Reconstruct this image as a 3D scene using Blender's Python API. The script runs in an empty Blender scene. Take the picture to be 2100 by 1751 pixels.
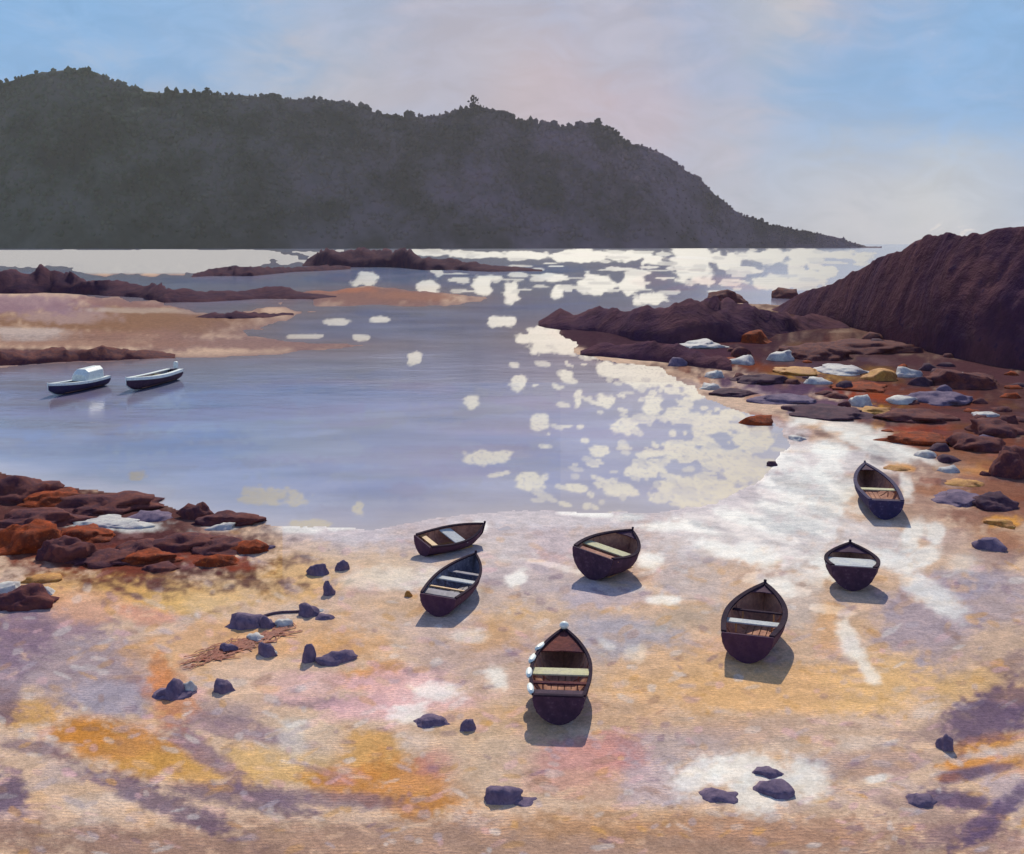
import bpy, bmesh, math, random
import numpy as np
from mathutils import Vector, Matrix, noise as mnoise

R = math.radians
C = bpy.context.scene.collection
scene = bpy.context.scene

# ------------------------------------------------------------------ camera, sky, sun, exposure
PW, PH, F = 2100.0, 1751.0, 2252.0          # design picture size and focal length in its pixels
HOR = 500.0                                 # row of the horizon
H = 11.3                                    # eye height over the water
PITCH = math.atan((PH / 2 - HOR) / F)
cam = bpy.data.objects.new('camera', bpy.data.cameras.new('camera'))
C.objects.link(cam)
cam.location = (0, 0, H)
cam.rotation_euler = (math.pi / 2 - PITCH, 0, 0)
cam.data.sensor_width = 36.0
cam.data.lens = 36.0 * F / PW
cam.data.clip_start = 0.3
cam.data.clip_end = 60000
scene.camera = cam

SUN_EL, SUN_AZ = R(37), math.atan((1210 - 1050) / F)
sun = bpy.data.objects.new('sun', bpy.data.lights.new('sun', 'SUN'))
C.objects.link(sun)
sun.data.energy = 3.9
sun.data.angle = R(0.5)
sun.data.color = (1.0, 0.93, 0.77)
SD = Vector((math.sin(SUN_AZ) * math.cos(SUN_EL), math.cos(SUN_AZ) * math.cos(SUN_EL), math.sin(SUN_EL)))
sun.rotation_euler = SD.to_track_quat('Z', 'Y').to_euler()
sun.location = (0, 60, 60)

scene.view_settings.view_transform = 'Standard'
scene.view_settings.look = 'None'
scene.view_settings.exposure = 0.06
scene.view_settings.gamma = 1.0
scene.cycles.max_bounces = 5
scene.cycles.sample_clamp_indirect = 4


def lin(c):
    out = []
    for v in c:
        v /= 255.0
        out.append(v / 12.92 if v <= 0.04045 else ((v + 0.055) / 1.055) ** 2.4)
    return np.array(out)


def ray(px, py):
    """World direction through a point of the design picture."""
    a = (px - PW / 2) / F
    b = (PH / 2 - py) / F
    cp, sp = math.cos(PITCH), math.sin(PITCH)
    return np.array([a, cp + b * sp, -sp + b * cp])


def at(px, py, z=0.0):
    d = ray(px, py)
    t = (z - H) / d[2]
    return np.array([d[0] * t, d[1] * t, z])


def dir_of(px, py):
    d = ray(px, py)
    return d / np.linalg.norm(d)


class NT:
    """Small helper for wiring node trees."""
    def __init__(self, tree):
        self.t = tree
        tree.nodes.clear()

    def n(self, kind, props=None, **ins):
        nd = self.t.nodes.new(kind)
        for k, v in (props or {}).items():
            setattr(nd, k, v)
        for k, v in ins.items():
            key = int(k[1:]) if k[0] == 'i' and k[1:].isdigit() else k.replace('_', ' ')
            s = nd.inputs[key]
            if isinstance(v, bpy.types.NodeSocket):
                self.t.links.new(v, s)
            else:
                s.default_value = v
        return nd

    def math(self, op, a, b=0.0, clamp=False):
        return self.n('ShaderNodeMath', {'operation': op, 'use_clamp': clamp}, i0=a, i1=b).outputs[0]

    def mix(self, fac, a, b, blend='MIX'):
        nd = self.n('ShaderNodeMix', {'data_type': 'RGBA', 'blend_type': blend})
        for idx, v in ((0, fac), (6, a), (7, b)):
            s = nd.inputs[idx]
            if isinstance(v, bpy.types.NodeSocket):
                self.t.links.new(v, s)
            else:
                s.default_value = v
        return nd.outputs[2]

    def mixf(self, fac, a, b):
        nd = self.n('ShaderNodeMix', {'data_type': 'FLOAT'})
        for idx, v in ((0, fac), (2, a), (3, b)):
            s = nd.inputs[idx]
            if isinstance(v, bpy.types.NodeSocket):
                self.t.links.new(v, s)
            else:
                s.default_value = v
        return nd.outputs[0]

    def ramp(self, fac, lo, hi, a=0.0, b=1.0):
        return self.n('ShaderNodeMapRange', {'interpolation_type': 'SMOOTHSTEP'}, i0=fac, i1=lo, i2=hi, i3=a, i4=b).outputs[0]


def rgba(c, k=1.0):
    l = lin(c) * k
    return (float(l[0]), float(l[1]), float(l[2]), 1.0)


def make_world():
    w = bpy.data.worlds.new('World')
    scene.world = w
    w.use_nodes = True
    g = NT(w.node_tree)
    tc = g.n('ShaderNodeTexCoord').outputs['Generated']
    sky = g.n('ShaderNodeTexSky', {'sky_type': 'NISHITA', 'sun_disc': False, 'sun_elevation': SUN_EL,
                                   'sun_rotation': SUN_AZ, 'air_density': 1.0, 'dust_density': 0.6,
                                   'ozone_density': 1.6}).outputs[0]
    skyc = g.mix(1.0, sky, (0.15, 0.148, 0.17, 1), 'MULTIPLY')
    # clouds: soft noise in the direction of view
    mp = g.n('ShaderNodeMapping', None, Vector=tc)
    mp.inputs['Scale'].default_value = (1.0, 1.0, 2.2)
    n1 = g.n('ShaderNodeTexNoise', None, Vector=mp.outputs[0], Scale=5.0, Detail=6.0, Roughness=0.6, Distortion=0.6).outputs[0]
    n2 = g.n('ShaderNodeTexNoise', None, Vector=mp.outputs[0], Scale=16.0, Detail=4.0, Roughness=0.6, Distortion=1.0).outputs[0]

    def lobe(px, py, deg, edge=0.35):
        """1 inside deg of a direction, fading outwards, with a noisy edge."""
        d = dir_of(px, py)
        dt = g.n('ShaderNodeVectorMath', {'operation': 'DOT_PRODUCT'}, i0=tc, i1=tuple(float(v) for v in d)).outputs['Value']
        ang = g.math('ARCCOSINE', g.math('MINIMUM', dt, 1.0))
        ang = g.math('ADD', ang, g.math('MULTIPLY', g.math('SUBTRACT', n1, 0.5), R(deg) * 2.2))
        ang = g.math('ADD', ang, g.math('MULTIPLY', g.math('SUBTRACT', n2, 0.5), R(deg) * 1.1))
        return g.ramp(ang, R(deg) * edge, R(deg) * (2 - edge), 1.0, 0.0)

    blue = (0.27, 0.53, 0.86, 1)
    soft = g.mix(g.ramp(n1, 0.35, 0.65), (0.42, 0.49, 0.66, 1), (0.58, 0.57, 0.66, 1))        # lavender-grey high cloud
    c = soft
    # warm, pale and rosy cloud
    for px, py, dg, k, col in ((900, 110, 6, 0.35, (0.60, 0.58, 0.65, 1)), (1330, 120, 7, 0.4, (0.54, 0.55, 0.67, 1)),
                               (1800, 440, 5.5, 0.55, (0.70, 0.69, 0.68, 1)), (1560, 430, 5, 0.45, (0.66, 0.66, 0.69, 1)),
                               (2080, 420, 4, 0.45, (0.68, 0.70, 0.72, 1)), (1960, 395, 2.2, 0.6, (0.78, 0.76, 0.70, 1)),
                               (380, 150, 5, 0.5, (0.62, 0.62, 0.62, 1)), (620, 150, 4, 0.45, (0.64, 0.62, 0.62, 1)),
                               (150, 105, 2.5, 0.5, (0.66, 0.66, 0.66, 1)),
                               (1130, 205, 2.8, 0.6, (0.72, 0.56, 0.57, 1)), (1310, 250, 2.4, 0.55, (0.70, 0.56, 0.60, 1)),
                               (1000, 150, 3.0, 0.35, (0.66, 0.57, 0.57, 1)), (1600, 20, 2.5, 0.5, (0.72, 0.70, 0.66, 1))):
        c = g.mix(g.math('MULTIPLY', lobe(px, py, dg), k), c, col)
    # open blue between the clouds
    for px, py, dg, k in ((-60, -60, 6.5, 0.95), (330, -40, 5.0, 0.75), (680, -10, 3.0, 0.35),
                          (1990, 60, 6.0, 0.6), (1790, 170, 4.2, 0.5), (1930, 270, 4.2, 0.55), (2150, 0, 5, 0.7),
                          (1640, 330, 2.6, 0.35), (2120, 320, 3.0, 0.4), (1500, 60, 3, 0.25), (600, 300, 3, 0.15)):
        c = g.mix(g.math('MULTIPLY', lobe(px, py, dg), k), c, blue)
    # low cream cloud over the sea and by the headland
    for px, py, dg, k, col in ((1820, 455, 3.6, 0.7, (0.70, 0.69, 0.68, 1)), (1960, 400, 2.6, 0.45, (0.74, 0.73, 0.69, 1)),
                               (1640, 450, 3.4, 0.5, (0.64, 0.65, 0.68, 1)), (2090, 430, 2.6, 0.5, (0.66, 0.69, 0.74, 1))):
        c = g.mix(g.math('MULTIPLY', lobe(px, py, dg), k), c, col)
    # this bank of cloud fills the sky ahead; the rest of the dome is the plain daylight sky
    bank = lobe(1050, 150, 44, 0.75)
    out = g.mix(bank, skyc, g.mix(1.0, c, (0.80, 0.80, 0.825, 1), 'MULTIPLY'))
    fine = g.ramp(n2, 0.3, 0.7, 0.94, 1.06)
    out = g.mix(1.0, out, g.n('ShaderNodeCombineColor', None, Red=fine, Green=fine, Blue=fine).outputs[0], 'MULTIPLY')
    bg = g.n('ShaderNodeBackground', None, Color=out, Strength=1.0)
    o = g.n('ShaderNodeOutputWorld')
    g.t.links.new(bg.outputs[0], o.inputs[0])


make_world()


# ------------------------------------------------------------------ numeric noise and distance helpers
def _hash(ix, iy, seed):
    h = (ix.astype(np.int64) * 374761393 + iy.astype(np.int64) * 668265263 + seed * 974634541) & 0xFFFFFFFF
    h = ((h ^ (h >> 13)) * 1274126177) & 0xFFFFFFFF
    return ((h ^ (h >> 16)) & 0xFFFF) / 65535.0


def vnoise(x, y, seed=0):
    ix, iy = np.floor(x), np.floor(y)
    fx, fy = x - ix, y - iy
    fx = fx * fx * (3 - 2 * fx)
    fy = fy * fy * (3 - 2 * fy)
    a = _hash(ix, iy, seed); b = _hash(ix + 1, iy, seed)
    c = _hash(ix, iy + 1, seed); d = _hash(ix + 1, iy + 1, seed)
    return (a * (1 - fx) + b * fx) * (1 - fy) + (c * (1 - fx) + d * fx) * fy


def fbm(x, y, seed=0, octs=4):
    x = np.asarray(x, float); y = np.asarray(y, float)
    s, a, t = 0.0, 0.5, 0.0
    for i in range(octs):
        s = s + a * vnoise(x, y, seed + i * 17)
        t += a
        x = x * 2.03 + 3.1; y = y * 2.03 + 7.7; a *= 0.5
    return s / t


def signed_dist(X, Y, poly):
    """Distance in metres to a polygon's edge, positive inside."""
    p = np.array(poly)
    inside = np.zeros(X.shape, bool)
    d2 = np.full(X.shape, 1e18)
    for i in range(len(p)):
        x1, y1 = p[i]; x2, y2 = p[(i + 1) % len(p)]
        dx, dy = x2 - x1, y2 - y1
        t = np.clip(((X - x1) * dx + (Y - y1) * dy) / (dx * dx + dy * dy + 1e-12), 0, 1)
        d2 = np.minimum(d2, (X - x1 - t * dx) ** 2 + (Y - y1 - t * dy) ** 2)
        if y1 != y2:
            cond = ((y1 > Y) != (y2 > Y)) & (X < (x2 - x1) * (Y - y1) / (y2 - y1) + x1)
            inside ^= cond
    d = np.sqrt(d2)
    return np.where(inside, d, -d)


def wpoly(pts):
    return [tuple(at(x, y)[:2]) for x, y in pts]


# land outlines (waterlines) as world polygons
BEACH = wpoly([(-900, 955), (0, 966), (100, 990), (250, 1015), (400, 1050), (560, 1076), (760, 1084), (900, 1060),
               (1050, 1046), (1200, 1050), (1330, 1052), (1440, 1040), (1530, 1000), (1600, 950), (1620, 900), (1570, 862),
               (1500, 832), (1430, 796), (1340, 756), (1240, 738), (1170, 716), (1112, 684), (1110, 660), (1180, 646),
               (1300, 644), (1420, 632), (1500, 622), (1590, 625), (1640, 612), (1760, 580), (1900, 556), (2400, 540),
               (3400, 535), (8000, 530), (8000, 6500), (-6000, 6500), (-6000, 950)])
BANK = wpoly([(-900, 598), (0, 600), (180, 602), (300, 610), (360, 628), (470, 645), (560, 632), (620, 640), (520, 668), (480, 690),
              (620, 700), (760, 706), (700, 716), (560, 726), (400, 733), (200, 742), (0, 752), (-900, 770)])
TONGUE = wpoly([(560, 600), (700, 586), (840, 592), (930, 606), (950, 618), (860, 628), (640, 628)])
FAR_SHEEN = wpoly([(-1500, 520), (0, 513), (300, 512), (620, 512), (680, 517), (640, 536), (520, 545), (430, 556), (330, 568),
                 (240, 566), (120, 556), (0, 545), (-1500, 550)])  # pale flat standing in for the sheen on the far water

# ------------------------------------------------------------------ the sheet grid: rows of equal viewing step, in world metres
cols = np.concatenate([np.arange(-5200, -1200, 200.0), np.arange(-1200, -400, 25.0), np.arange(-400, 2500, 3.0), np.arange(2500, 3400, 25.0), np.arange(3400, 7400, 200.0)])
rows = np.concatenate([[5600, 4200, 3300, 2800, 2500, 2300, 2150, 2050, 1960, 1900, 1850], np.arange(1800, 560, -3.0),
                       np.arange(560, 506, -1.5), [505, 503.5, 502.2, 501.3, 500.8]])
PX, PY = np.meshgrid(cols, rows)
_cp, _sp = math.cos(PITCH), math.sin(PITCH)
_a = (PX - PW / 2) / F
_b = (PH / 2 - PY) / F
_dz = -_sp + _b * _cp
_t = -H / _dz
GX, GY = _a * _t, (_cp + _b * _sp) * _t
WARP = fbm(PX / 70, PY / 28, 5, 4) - 0.5
WARP2 = fbm(PX / 14, PY / 9, 9, 3) - 0.5


def land_distance():
    d = np.full(GX.shape, -1e9)
    for poly, hmax in ((BEACH, 0), (BANK, 0), (TONGUE, 0), (FAR_SHEEN, 0)):
        d = np.maximum(d, signed_dist(GX, GY, poly))
    return d


LD = land_distance()
scale_m = np.maximum(_t / F, 0.004)                       # metres per picture pixel, across
LDn = LD + WARP * 16 * scale_m / np.maximum(np.sin(np.arctan2(H, GY)), 0.02) * 0.7
und = fbm(GX / 5.0, GY / 7.0, 21, 4) - 0.5
GZ = np.where(LDn > 0, 0.015 + 0.02 * np.minimum(LDn, 8) / 2 + np.clip(und * 0.16, -0.06, 0.09) * np.clip(LDn / 3, 0, 1),
              np.maximum(0.05 * LDn, -1.6) - 0.02)
GZ = np.where((LDn > 0) & (GY > 130), GZ + np.clip(LDn * 0.02, 0, 0.7), GZ)


def ground_z(px, py):
    i = int(np.clip(np.searchsorted(-rows, -py), 1, len(rows) - 1))
    j = int(np.clip(np.searchsorted(cols, px), 1, len(cols) - 1))
    return float(max(GZ[i - 1:i + 1, j - 1:j + 1].max(), 0.0))


def paint(arr, px, py, w, h, col, a=1.0, rot=0.0, soft=0.35, rough=1.0):
    """Lay one patch of a stated colour (or value) over a field on the sheet."""
    m = max(w, h) * 0.9 + 12
    j0, j1 = np.searchsorted(cols, px - m), np.searchsorted(cols, px + m)
    i0, i1 = np.searchsorted(-rows, -(py + m)), np.searchsorted(-rows, -(py - m))
    if i1 <= i0 or j1 <= j0:
        return
    sl = (slice(i0, i1), slice(j0, j1))
    x, y = PX[sl] - px, PY[sl] - py
    c, s = math.cos(R(rot)), math.sin(R(rot))
    u, v = (x * c + y * s) / (w / 2), (-x * s + y * c) / (h / 2)
    r = (np.abs(u) ** 2.6 + np.abs(v) ** 2.6) ** (1 / 2.6)
    r = r + rough * (0.9 * WARP[sl] + 0.8 * WARP2[sl])
    k = np.clip((1 - r) / soft + 0.5, 0, 1)
    k = k * k * (3 - 2 * k) * a
    if arr.ndim == 3:
        arr[sl] = arr[sl] * (1 - k[..., None]) + np.asarray(col) * k[..., None]
    else:
        arr[sl] = arr[sl] * (1 - k) + col * k


# ------------------------------------------------------------------ sand: colour of the ground itself
AL = 1.0
def pc(c, k=AL): return lin(c) * k

TAN = (210, 178, 150); PEACH = (220, 182, 150); OCHRE = (208, 156, 84); DEEP = (196, 130, 56); MAUVE = (130, 106, 124)
GREY = (178, 166, 172); PINK = (222, 176, 176); ROSE = (190, 128, 122); BROWN = (160, 124, 104); PALE = (214, 206, 198)
VIO = (98, 80, 106); RUST = (150, 78, 46); MAROON = (92, 62, 66); DKBR = (110, 82, 76); BLUEG = (150, 155, 172)

tint = np.zeros(GX.shape + (3,)); tint[:] = pc(TAN)
wet = np.zeros(GX.shape)
vv = fbm(PX / 160, PY / 60, 31, 4)[..., None]
tint = tint * (0.88 + 0.24 * vv)
rng = random.Random(4)
# general mottling of the beach: broad strokes
for k in range(520):
    x, y = rng.uniform(-100, 2200), rng.uniform(1060, 1800)
    c = rng.choice([TAN, PEACH, PEACH, GREY, GREY, OCHRE, PALE, PINK])
    paint(tint, x, y, rng.uniform(40, 150), rng.uniform(18, 48), pc(c), rng.uniform(0.1, 0.3), rng.uniform(-25, 25), 0.5)
SAND = [
    # bottom strip
    (1050, 1745, 2400, 110, BROWN, .75, 0), (300, 1745, 700, 70, (150, 118, 104), .6, 3), (1300, 1700, 500, 60, (190, 142, 96), .5, 0),
    (1600, 1715, 500, 70, (176, 134, 108), .6, 0), (1950, 1700, 300, 80, (150, 122, 118), .5, 20),
    # ochre sweep bottom left
    (250, 1535, 300, 90, DEEP, .85, 14), (180, 1510, 120, 60, DEEP, .7, 0), (400, 1590, 280, 70, OCHRE, .8, 12), (70, 1465, 130, 60, OCHRE, .75, -10),
    (330, 1470, 110, 60, OCHRE, .5, 10), (560, 1575, 260, 80, (220, 176, 106), .7, 5), (760, 1560, 140, 110, OCHRE, .8, 20), (720, 1620, 180, 60, DEEP, .8, 4),
    (850, 1620, 200, 110, (200, 136, 74), .85, 8), (900, 1575, 90, 60, ROSE, .6, 0), (700, 1600, 60, 50, ROSE, .5, 0), (850, 1660, 120, 50, DEEP, .5, 0),
    (620, 1525, 150, 90, (206, 184, 160), .6, 0),
    # mauve bands bottom left
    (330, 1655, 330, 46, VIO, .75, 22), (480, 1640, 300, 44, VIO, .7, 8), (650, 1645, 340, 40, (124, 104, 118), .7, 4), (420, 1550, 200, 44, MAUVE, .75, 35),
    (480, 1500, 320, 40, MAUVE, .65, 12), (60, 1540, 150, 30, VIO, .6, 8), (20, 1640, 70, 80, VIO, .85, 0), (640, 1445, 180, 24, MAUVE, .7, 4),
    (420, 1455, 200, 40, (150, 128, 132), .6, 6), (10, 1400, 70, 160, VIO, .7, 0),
    # grey-violet pool bed left
    (160, 1370, 360, 170, (158, 140, 146), .85, 10), (230, 1440, 200, 60, (162, 154, 164), .7, 5), (110, 1280, 240, 70, (150, 122, 130), .8, -5), (40, 1310, 120, 120, MAUVE, .7, 0),
    # ochre below the left outcrop
    (290, 1212, 220, 76, (212, 160, 78), .9, 8), (100, 1210, 130, 60, OCHRE, .8, -15), (180, 1250, 160, 60, (226, 170, 130), .7, 4), (310, 1270, 120, 40, (214, 140, 112), .6, 8),
    (420, 1230, 200, 70, (224, 182, 112), .7, 0), (620, 1190, 130, 110, (220, 172, 98), .8, 10), (520, 1200, 260, 60, (218, 176, 118), .6, -6), (420, 1330, 300, 90, (216, 164, 110), .7, -8),
    (600, 1310, 240, 80, (220, 168, 114), .6, 0), (720, 1330, 160, 60, (214, 158, 96), .6, 0), (350, 1440, 100, 90, (214, 136, 76), .6, 55), (330, 1390, 40, 110, (210, 130, 70), .6, -10),
    (760, 1400, 130, 50, (208, 140, 66), .75, 6), (800, 1380, 60, 40, DEEP, .6, 0), (540, 1400, 260, 80, (226, 190, 160), .6, 0),
    (840, 1430, 220, 90, (230, 184, 180), .8, 0), (760, 1460, 160, 50, (228, 180, 178), .7, 0), (930, 1460, 120, 70, (222, 178, 170), .7, 0), (640, 1410, 160, 60, PINK, .5, 0),
    # centre
    (1000, 1340, 300, 70, (186, 160, 152), .6, 0), (930, 1290, 200, 60, (214, 176, 132), .6, 0), (1010, 1305, 120, 60, (204, 156, 104), .6, -15), (860, 1180, 160, 80, PALE, .5, 0),
    (760, 1160, 200, 90, (220, 186, 140), .6, 0), (700, 1120, 240, 50, (224, 190, 150), .6, 0), (1080, 1250, 180, 60, (220, 180, 130), .6, 0), (1050, 1150, 200, 120, (196, 180, 174), .6, 0),
    (1130, 1120, 90, 90, (218, 178, 180), .6, 0), (1300, 1330, 190, 110, (168, 164, 172), .8, 0), (1240, 1290, 160, 70, (178, 168, 172), .6, 0), (1400, 1270, 140, 50, (176, 160, 140), .5, -10),
    (1400, 1400, 340, 120, (222, 176, 124), .75, 0), (1600, 1430, 460, 110, (224, 176, 122), .85, -6), (1850, 1390, 300, 120, (226, 182, 124), .75, -16), (1700, 1290, 70, 110, (214, 162, 106), .6, 0),
    (1450, 1180, 60, 50, (218, 172, 110), .5, 0), (1280, 1470, 260, 60, (206, 168, 136), .6, 0), (1000, 1490, 260, 60, (204, 166, 124), .7, 0),
    # rose lower centre
    (1210, 1570, 220, 100, (200, 140, 132), .85, -8), (1130, 1590, 170, 80, (204, 154, 142), .7, 0), (1300, 1560, 60, 70, ROSE, .7, 0), (1230, 1620, 220, 60, (206, 162, 136), .6, 0),
    (1000, 1570, 180, 120, (206, 178, 150), .7, 0), (1350, 1620, 150, 90, (196, 178, 180), .7, 0), (1400, 1540, 200, 70, (176, 160, 160), .6, 0), (1550, 1500, 260, 60, (186, 156, 138), .6, 0),
    # right
    (1900, 1300, 220, 140, (160, 146, 156), .8, 20), (2050, 1230, 180, 120, (168, 152, 156), .7, 0), (1960, 1200, 160, 60, (150, 146, 162), .6, 0), (2000, 1410, 180, 60, (206, 166, 112), .7, -20),
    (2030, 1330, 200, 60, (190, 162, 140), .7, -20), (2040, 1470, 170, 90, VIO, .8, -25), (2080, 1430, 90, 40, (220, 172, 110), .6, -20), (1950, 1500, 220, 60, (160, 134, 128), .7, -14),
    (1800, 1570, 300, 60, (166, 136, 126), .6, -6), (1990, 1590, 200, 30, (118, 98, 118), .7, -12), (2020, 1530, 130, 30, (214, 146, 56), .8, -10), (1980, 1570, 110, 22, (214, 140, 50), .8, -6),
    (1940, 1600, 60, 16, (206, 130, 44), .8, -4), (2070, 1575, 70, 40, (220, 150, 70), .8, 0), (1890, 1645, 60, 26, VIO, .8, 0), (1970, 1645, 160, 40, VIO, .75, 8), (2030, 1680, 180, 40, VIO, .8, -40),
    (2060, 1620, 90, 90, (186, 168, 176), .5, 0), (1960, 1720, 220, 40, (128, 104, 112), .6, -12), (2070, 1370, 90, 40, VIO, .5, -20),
    # right shore, weed and brown wet ground
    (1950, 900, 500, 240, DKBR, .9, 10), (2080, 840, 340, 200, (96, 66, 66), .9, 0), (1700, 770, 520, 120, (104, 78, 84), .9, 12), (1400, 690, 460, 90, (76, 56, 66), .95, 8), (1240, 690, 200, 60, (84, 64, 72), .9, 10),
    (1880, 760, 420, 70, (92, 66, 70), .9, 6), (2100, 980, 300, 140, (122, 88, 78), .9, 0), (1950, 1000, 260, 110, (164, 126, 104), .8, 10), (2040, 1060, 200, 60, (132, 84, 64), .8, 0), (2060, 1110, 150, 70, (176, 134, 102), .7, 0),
    (1560, 685, 90, 26, RUST, .9, -4), (1540, 700, 60, 14, (160, 76, 40), .8, 0), (1490, 735, 120, 18, (136, 82, 54), .85, 3), (1640, 770, 140, 26, (196, 146, 66), .85, 6), (1720, 780, 110, 18, (190, 146, 74), .8, 4),
    (1810, 770, 90, 34, (178, 132, 60), .85, 10), (1770, 795, 140, 30, (140, 76, 50), .85, 0), (1650, 715, 90, 24, (160, 124, 84), .7, 0), (1820, 840, 90, 20, (200, 140, 52), .85, 2), (1790, 845, 60, 20, (200, 144, 60), .7, 0),
    (1880, 890, 170, 34, (176, 74, 44), .9, -8), (1900, 905, 120, 22, (196, 84, 36), .85, -6), (1840, 900, 90, 30, (190, 110, 84), .7, 0), (1800, 870, 26, 20, (206, 140, 50), .7, -40), (2000, 880, 120, 24, (150, 98, 56), .6, 0),
    (1560, 870, 110, 40, (150, 84, 60), .8, 6), (1640, 895, 90, 40, (146, 92, 70), .7, 0), (1580, 925, 60, 20, (170, 106, 84), .6, 0), (1730, 850, 150, 30, (96, 76, 96), .8, 4), (1640, 830, 130, 26, (196, 166, 162), .6, 8),
    (1580, 800, 190, 40, (108, 90, 112), .8, 6), (1850, 960, 60, 16, (214, 146, 50), .85, 10), (2000, 965, 80, 30, (196, 132, 60), .7, 0), (2000, 1030, 90, 16, (190, 92, 52), .8, 0), (2060, 1075, 70, 26, (214, 150, 62), .85, 0),
    (2030, 1150, 100, 50, (140, 116, 116), .6, 0), (1950, 1120, 90, 60, (176, 150, 138), .6, 0), (1880, 1040, 120, 60, (172, 134, 112), .7, 10),
    # wet sand near the glare, its pale sheen painted into the colour
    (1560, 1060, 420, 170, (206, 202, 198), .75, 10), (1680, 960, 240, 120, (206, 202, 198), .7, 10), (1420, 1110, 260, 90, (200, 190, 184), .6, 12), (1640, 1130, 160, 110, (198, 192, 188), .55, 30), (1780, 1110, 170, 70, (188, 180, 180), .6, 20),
    (1600, 890, 160, 50, (200, 190, 190), .55, 6),
    # near waterline
    (1000, 1105, 620, 70, (204, 192, 190), .7, 0), (1080, 1200, 260, 120, (196, 182, 182), .55, 0), (900, 1290, 160, 60, (186, 170, 172), .5, 0), (1420, 1190, 160, 90, (196, 186, 184), .6, 20), (1640, 1240, 90, 120, (196, 186, 178), .5, 20),
    (1250, 1230, 160, 50, (182, 172, 184), .6, 0), (1040, 1400, 200, 60, (200, 172, 160), .5, 0),
    (1120, 1060, 420, 44, (200, 196, 200), .7, 0), (700, 1098, 300, 30, (198, 192, 198), .6, 2), (560, 1100, 140, 26, (214, 186, 160), .6, 0),
    # left outcrop bed
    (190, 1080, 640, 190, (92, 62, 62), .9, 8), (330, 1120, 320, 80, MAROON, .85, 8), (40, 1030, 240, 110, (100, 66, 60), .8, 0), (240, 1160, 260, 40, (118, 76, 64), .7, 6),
    (440, 1090, 120, 30, (196, 156, 140), .6, 15),
    # far banks
    (250, 660, 640, 70, (132, 96, 74), .9, 0), (500, 705, 500, 30, (140, 110, 104), .9, 0), (200, 700, 460, 30, (152, 116, 100), .8, 0), (130, 655, 200, 30, (178, 152, 146), .6, 0), (60, 630, 260, 44, (146, 118, 128), .8, 0), (260, 622, 200, 16, (150, 112, 104), .7, 2),
    (330, 640, 300, 12, (196, 176, 156), .6, 0), (60, 690, 160, 16, (206, 190, 178), .6, 0), (760, 608, 380, 44, (136, 102, 94), .95, 2), (700, 596, 120, 14, (176, 118, 92), .7, 0), (860, 610, 160, 18, (160, 116, 96), .7, 2),
    (150, 735, 400, 26, (100, 72, 76), .85, 2), (120, 725, 260, 16, (88, 58, 62), .8, 0),
]
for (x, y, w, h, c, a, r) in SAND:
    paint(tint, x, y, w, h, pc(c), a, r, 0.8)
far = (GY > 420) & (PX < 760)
tint[far] = pc((206, 200, 190), 0.85)  # far sheen painted as a pale ground colour
# small brush-sized flecks of shell, weed and damp
for k in range(1500):
    x, y = rng.uniform(-60, 2160), rng.uniform(1090, 1790)
    c = rng.choice([PALE, PEACH, MAUVE, OCHRE, GREY, BROWN, PINK])
    paint(tint, x, y, rng.uniform(10, 44), rng.uniform(6, 16), pc(c), rng.uniform(0.2, 0.5), rng.uniform(-30, 30), 0.5)
for k in range(260):
    x = rng.uniform(1350, 2150); y = rng.uniform(650, 1000)
    if y < 640 + (x - 1300) * 0.05: continue
    c = rng.choice([(70, 52, 62), (120, 84, 72), (150, 84, 56), (108, 92, 110), (176, 130, 72), (84, 62, 66), (140, 112, 112)])
    paint(tint, x, y, rng.uniform(20, 80), rng.uniform(6, 18), pc(c), rng.uniform(0.3, 0.7), rng.uniform(-6, 14), 0.5)

# damp sand just above the waterline
dm = (np.exp(-np.maximum(LDn, 0) / np.where(GY < 90, 4.0, 5.0)) * np.where(PY > 560, 0.8, 0.0) * np.where((PX > 1120) & (PY < 930), 0.15, 1.0) * np.where((PX < 580) & (PY > 960) & (PY < 1190), 0.0, 1.0))[..., None]
tint = tint * (1 - dm) + np.where((GY < 90)[..., None], pc((190, 178, 182)), pc((136, 110, 108))) * dm

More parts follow.
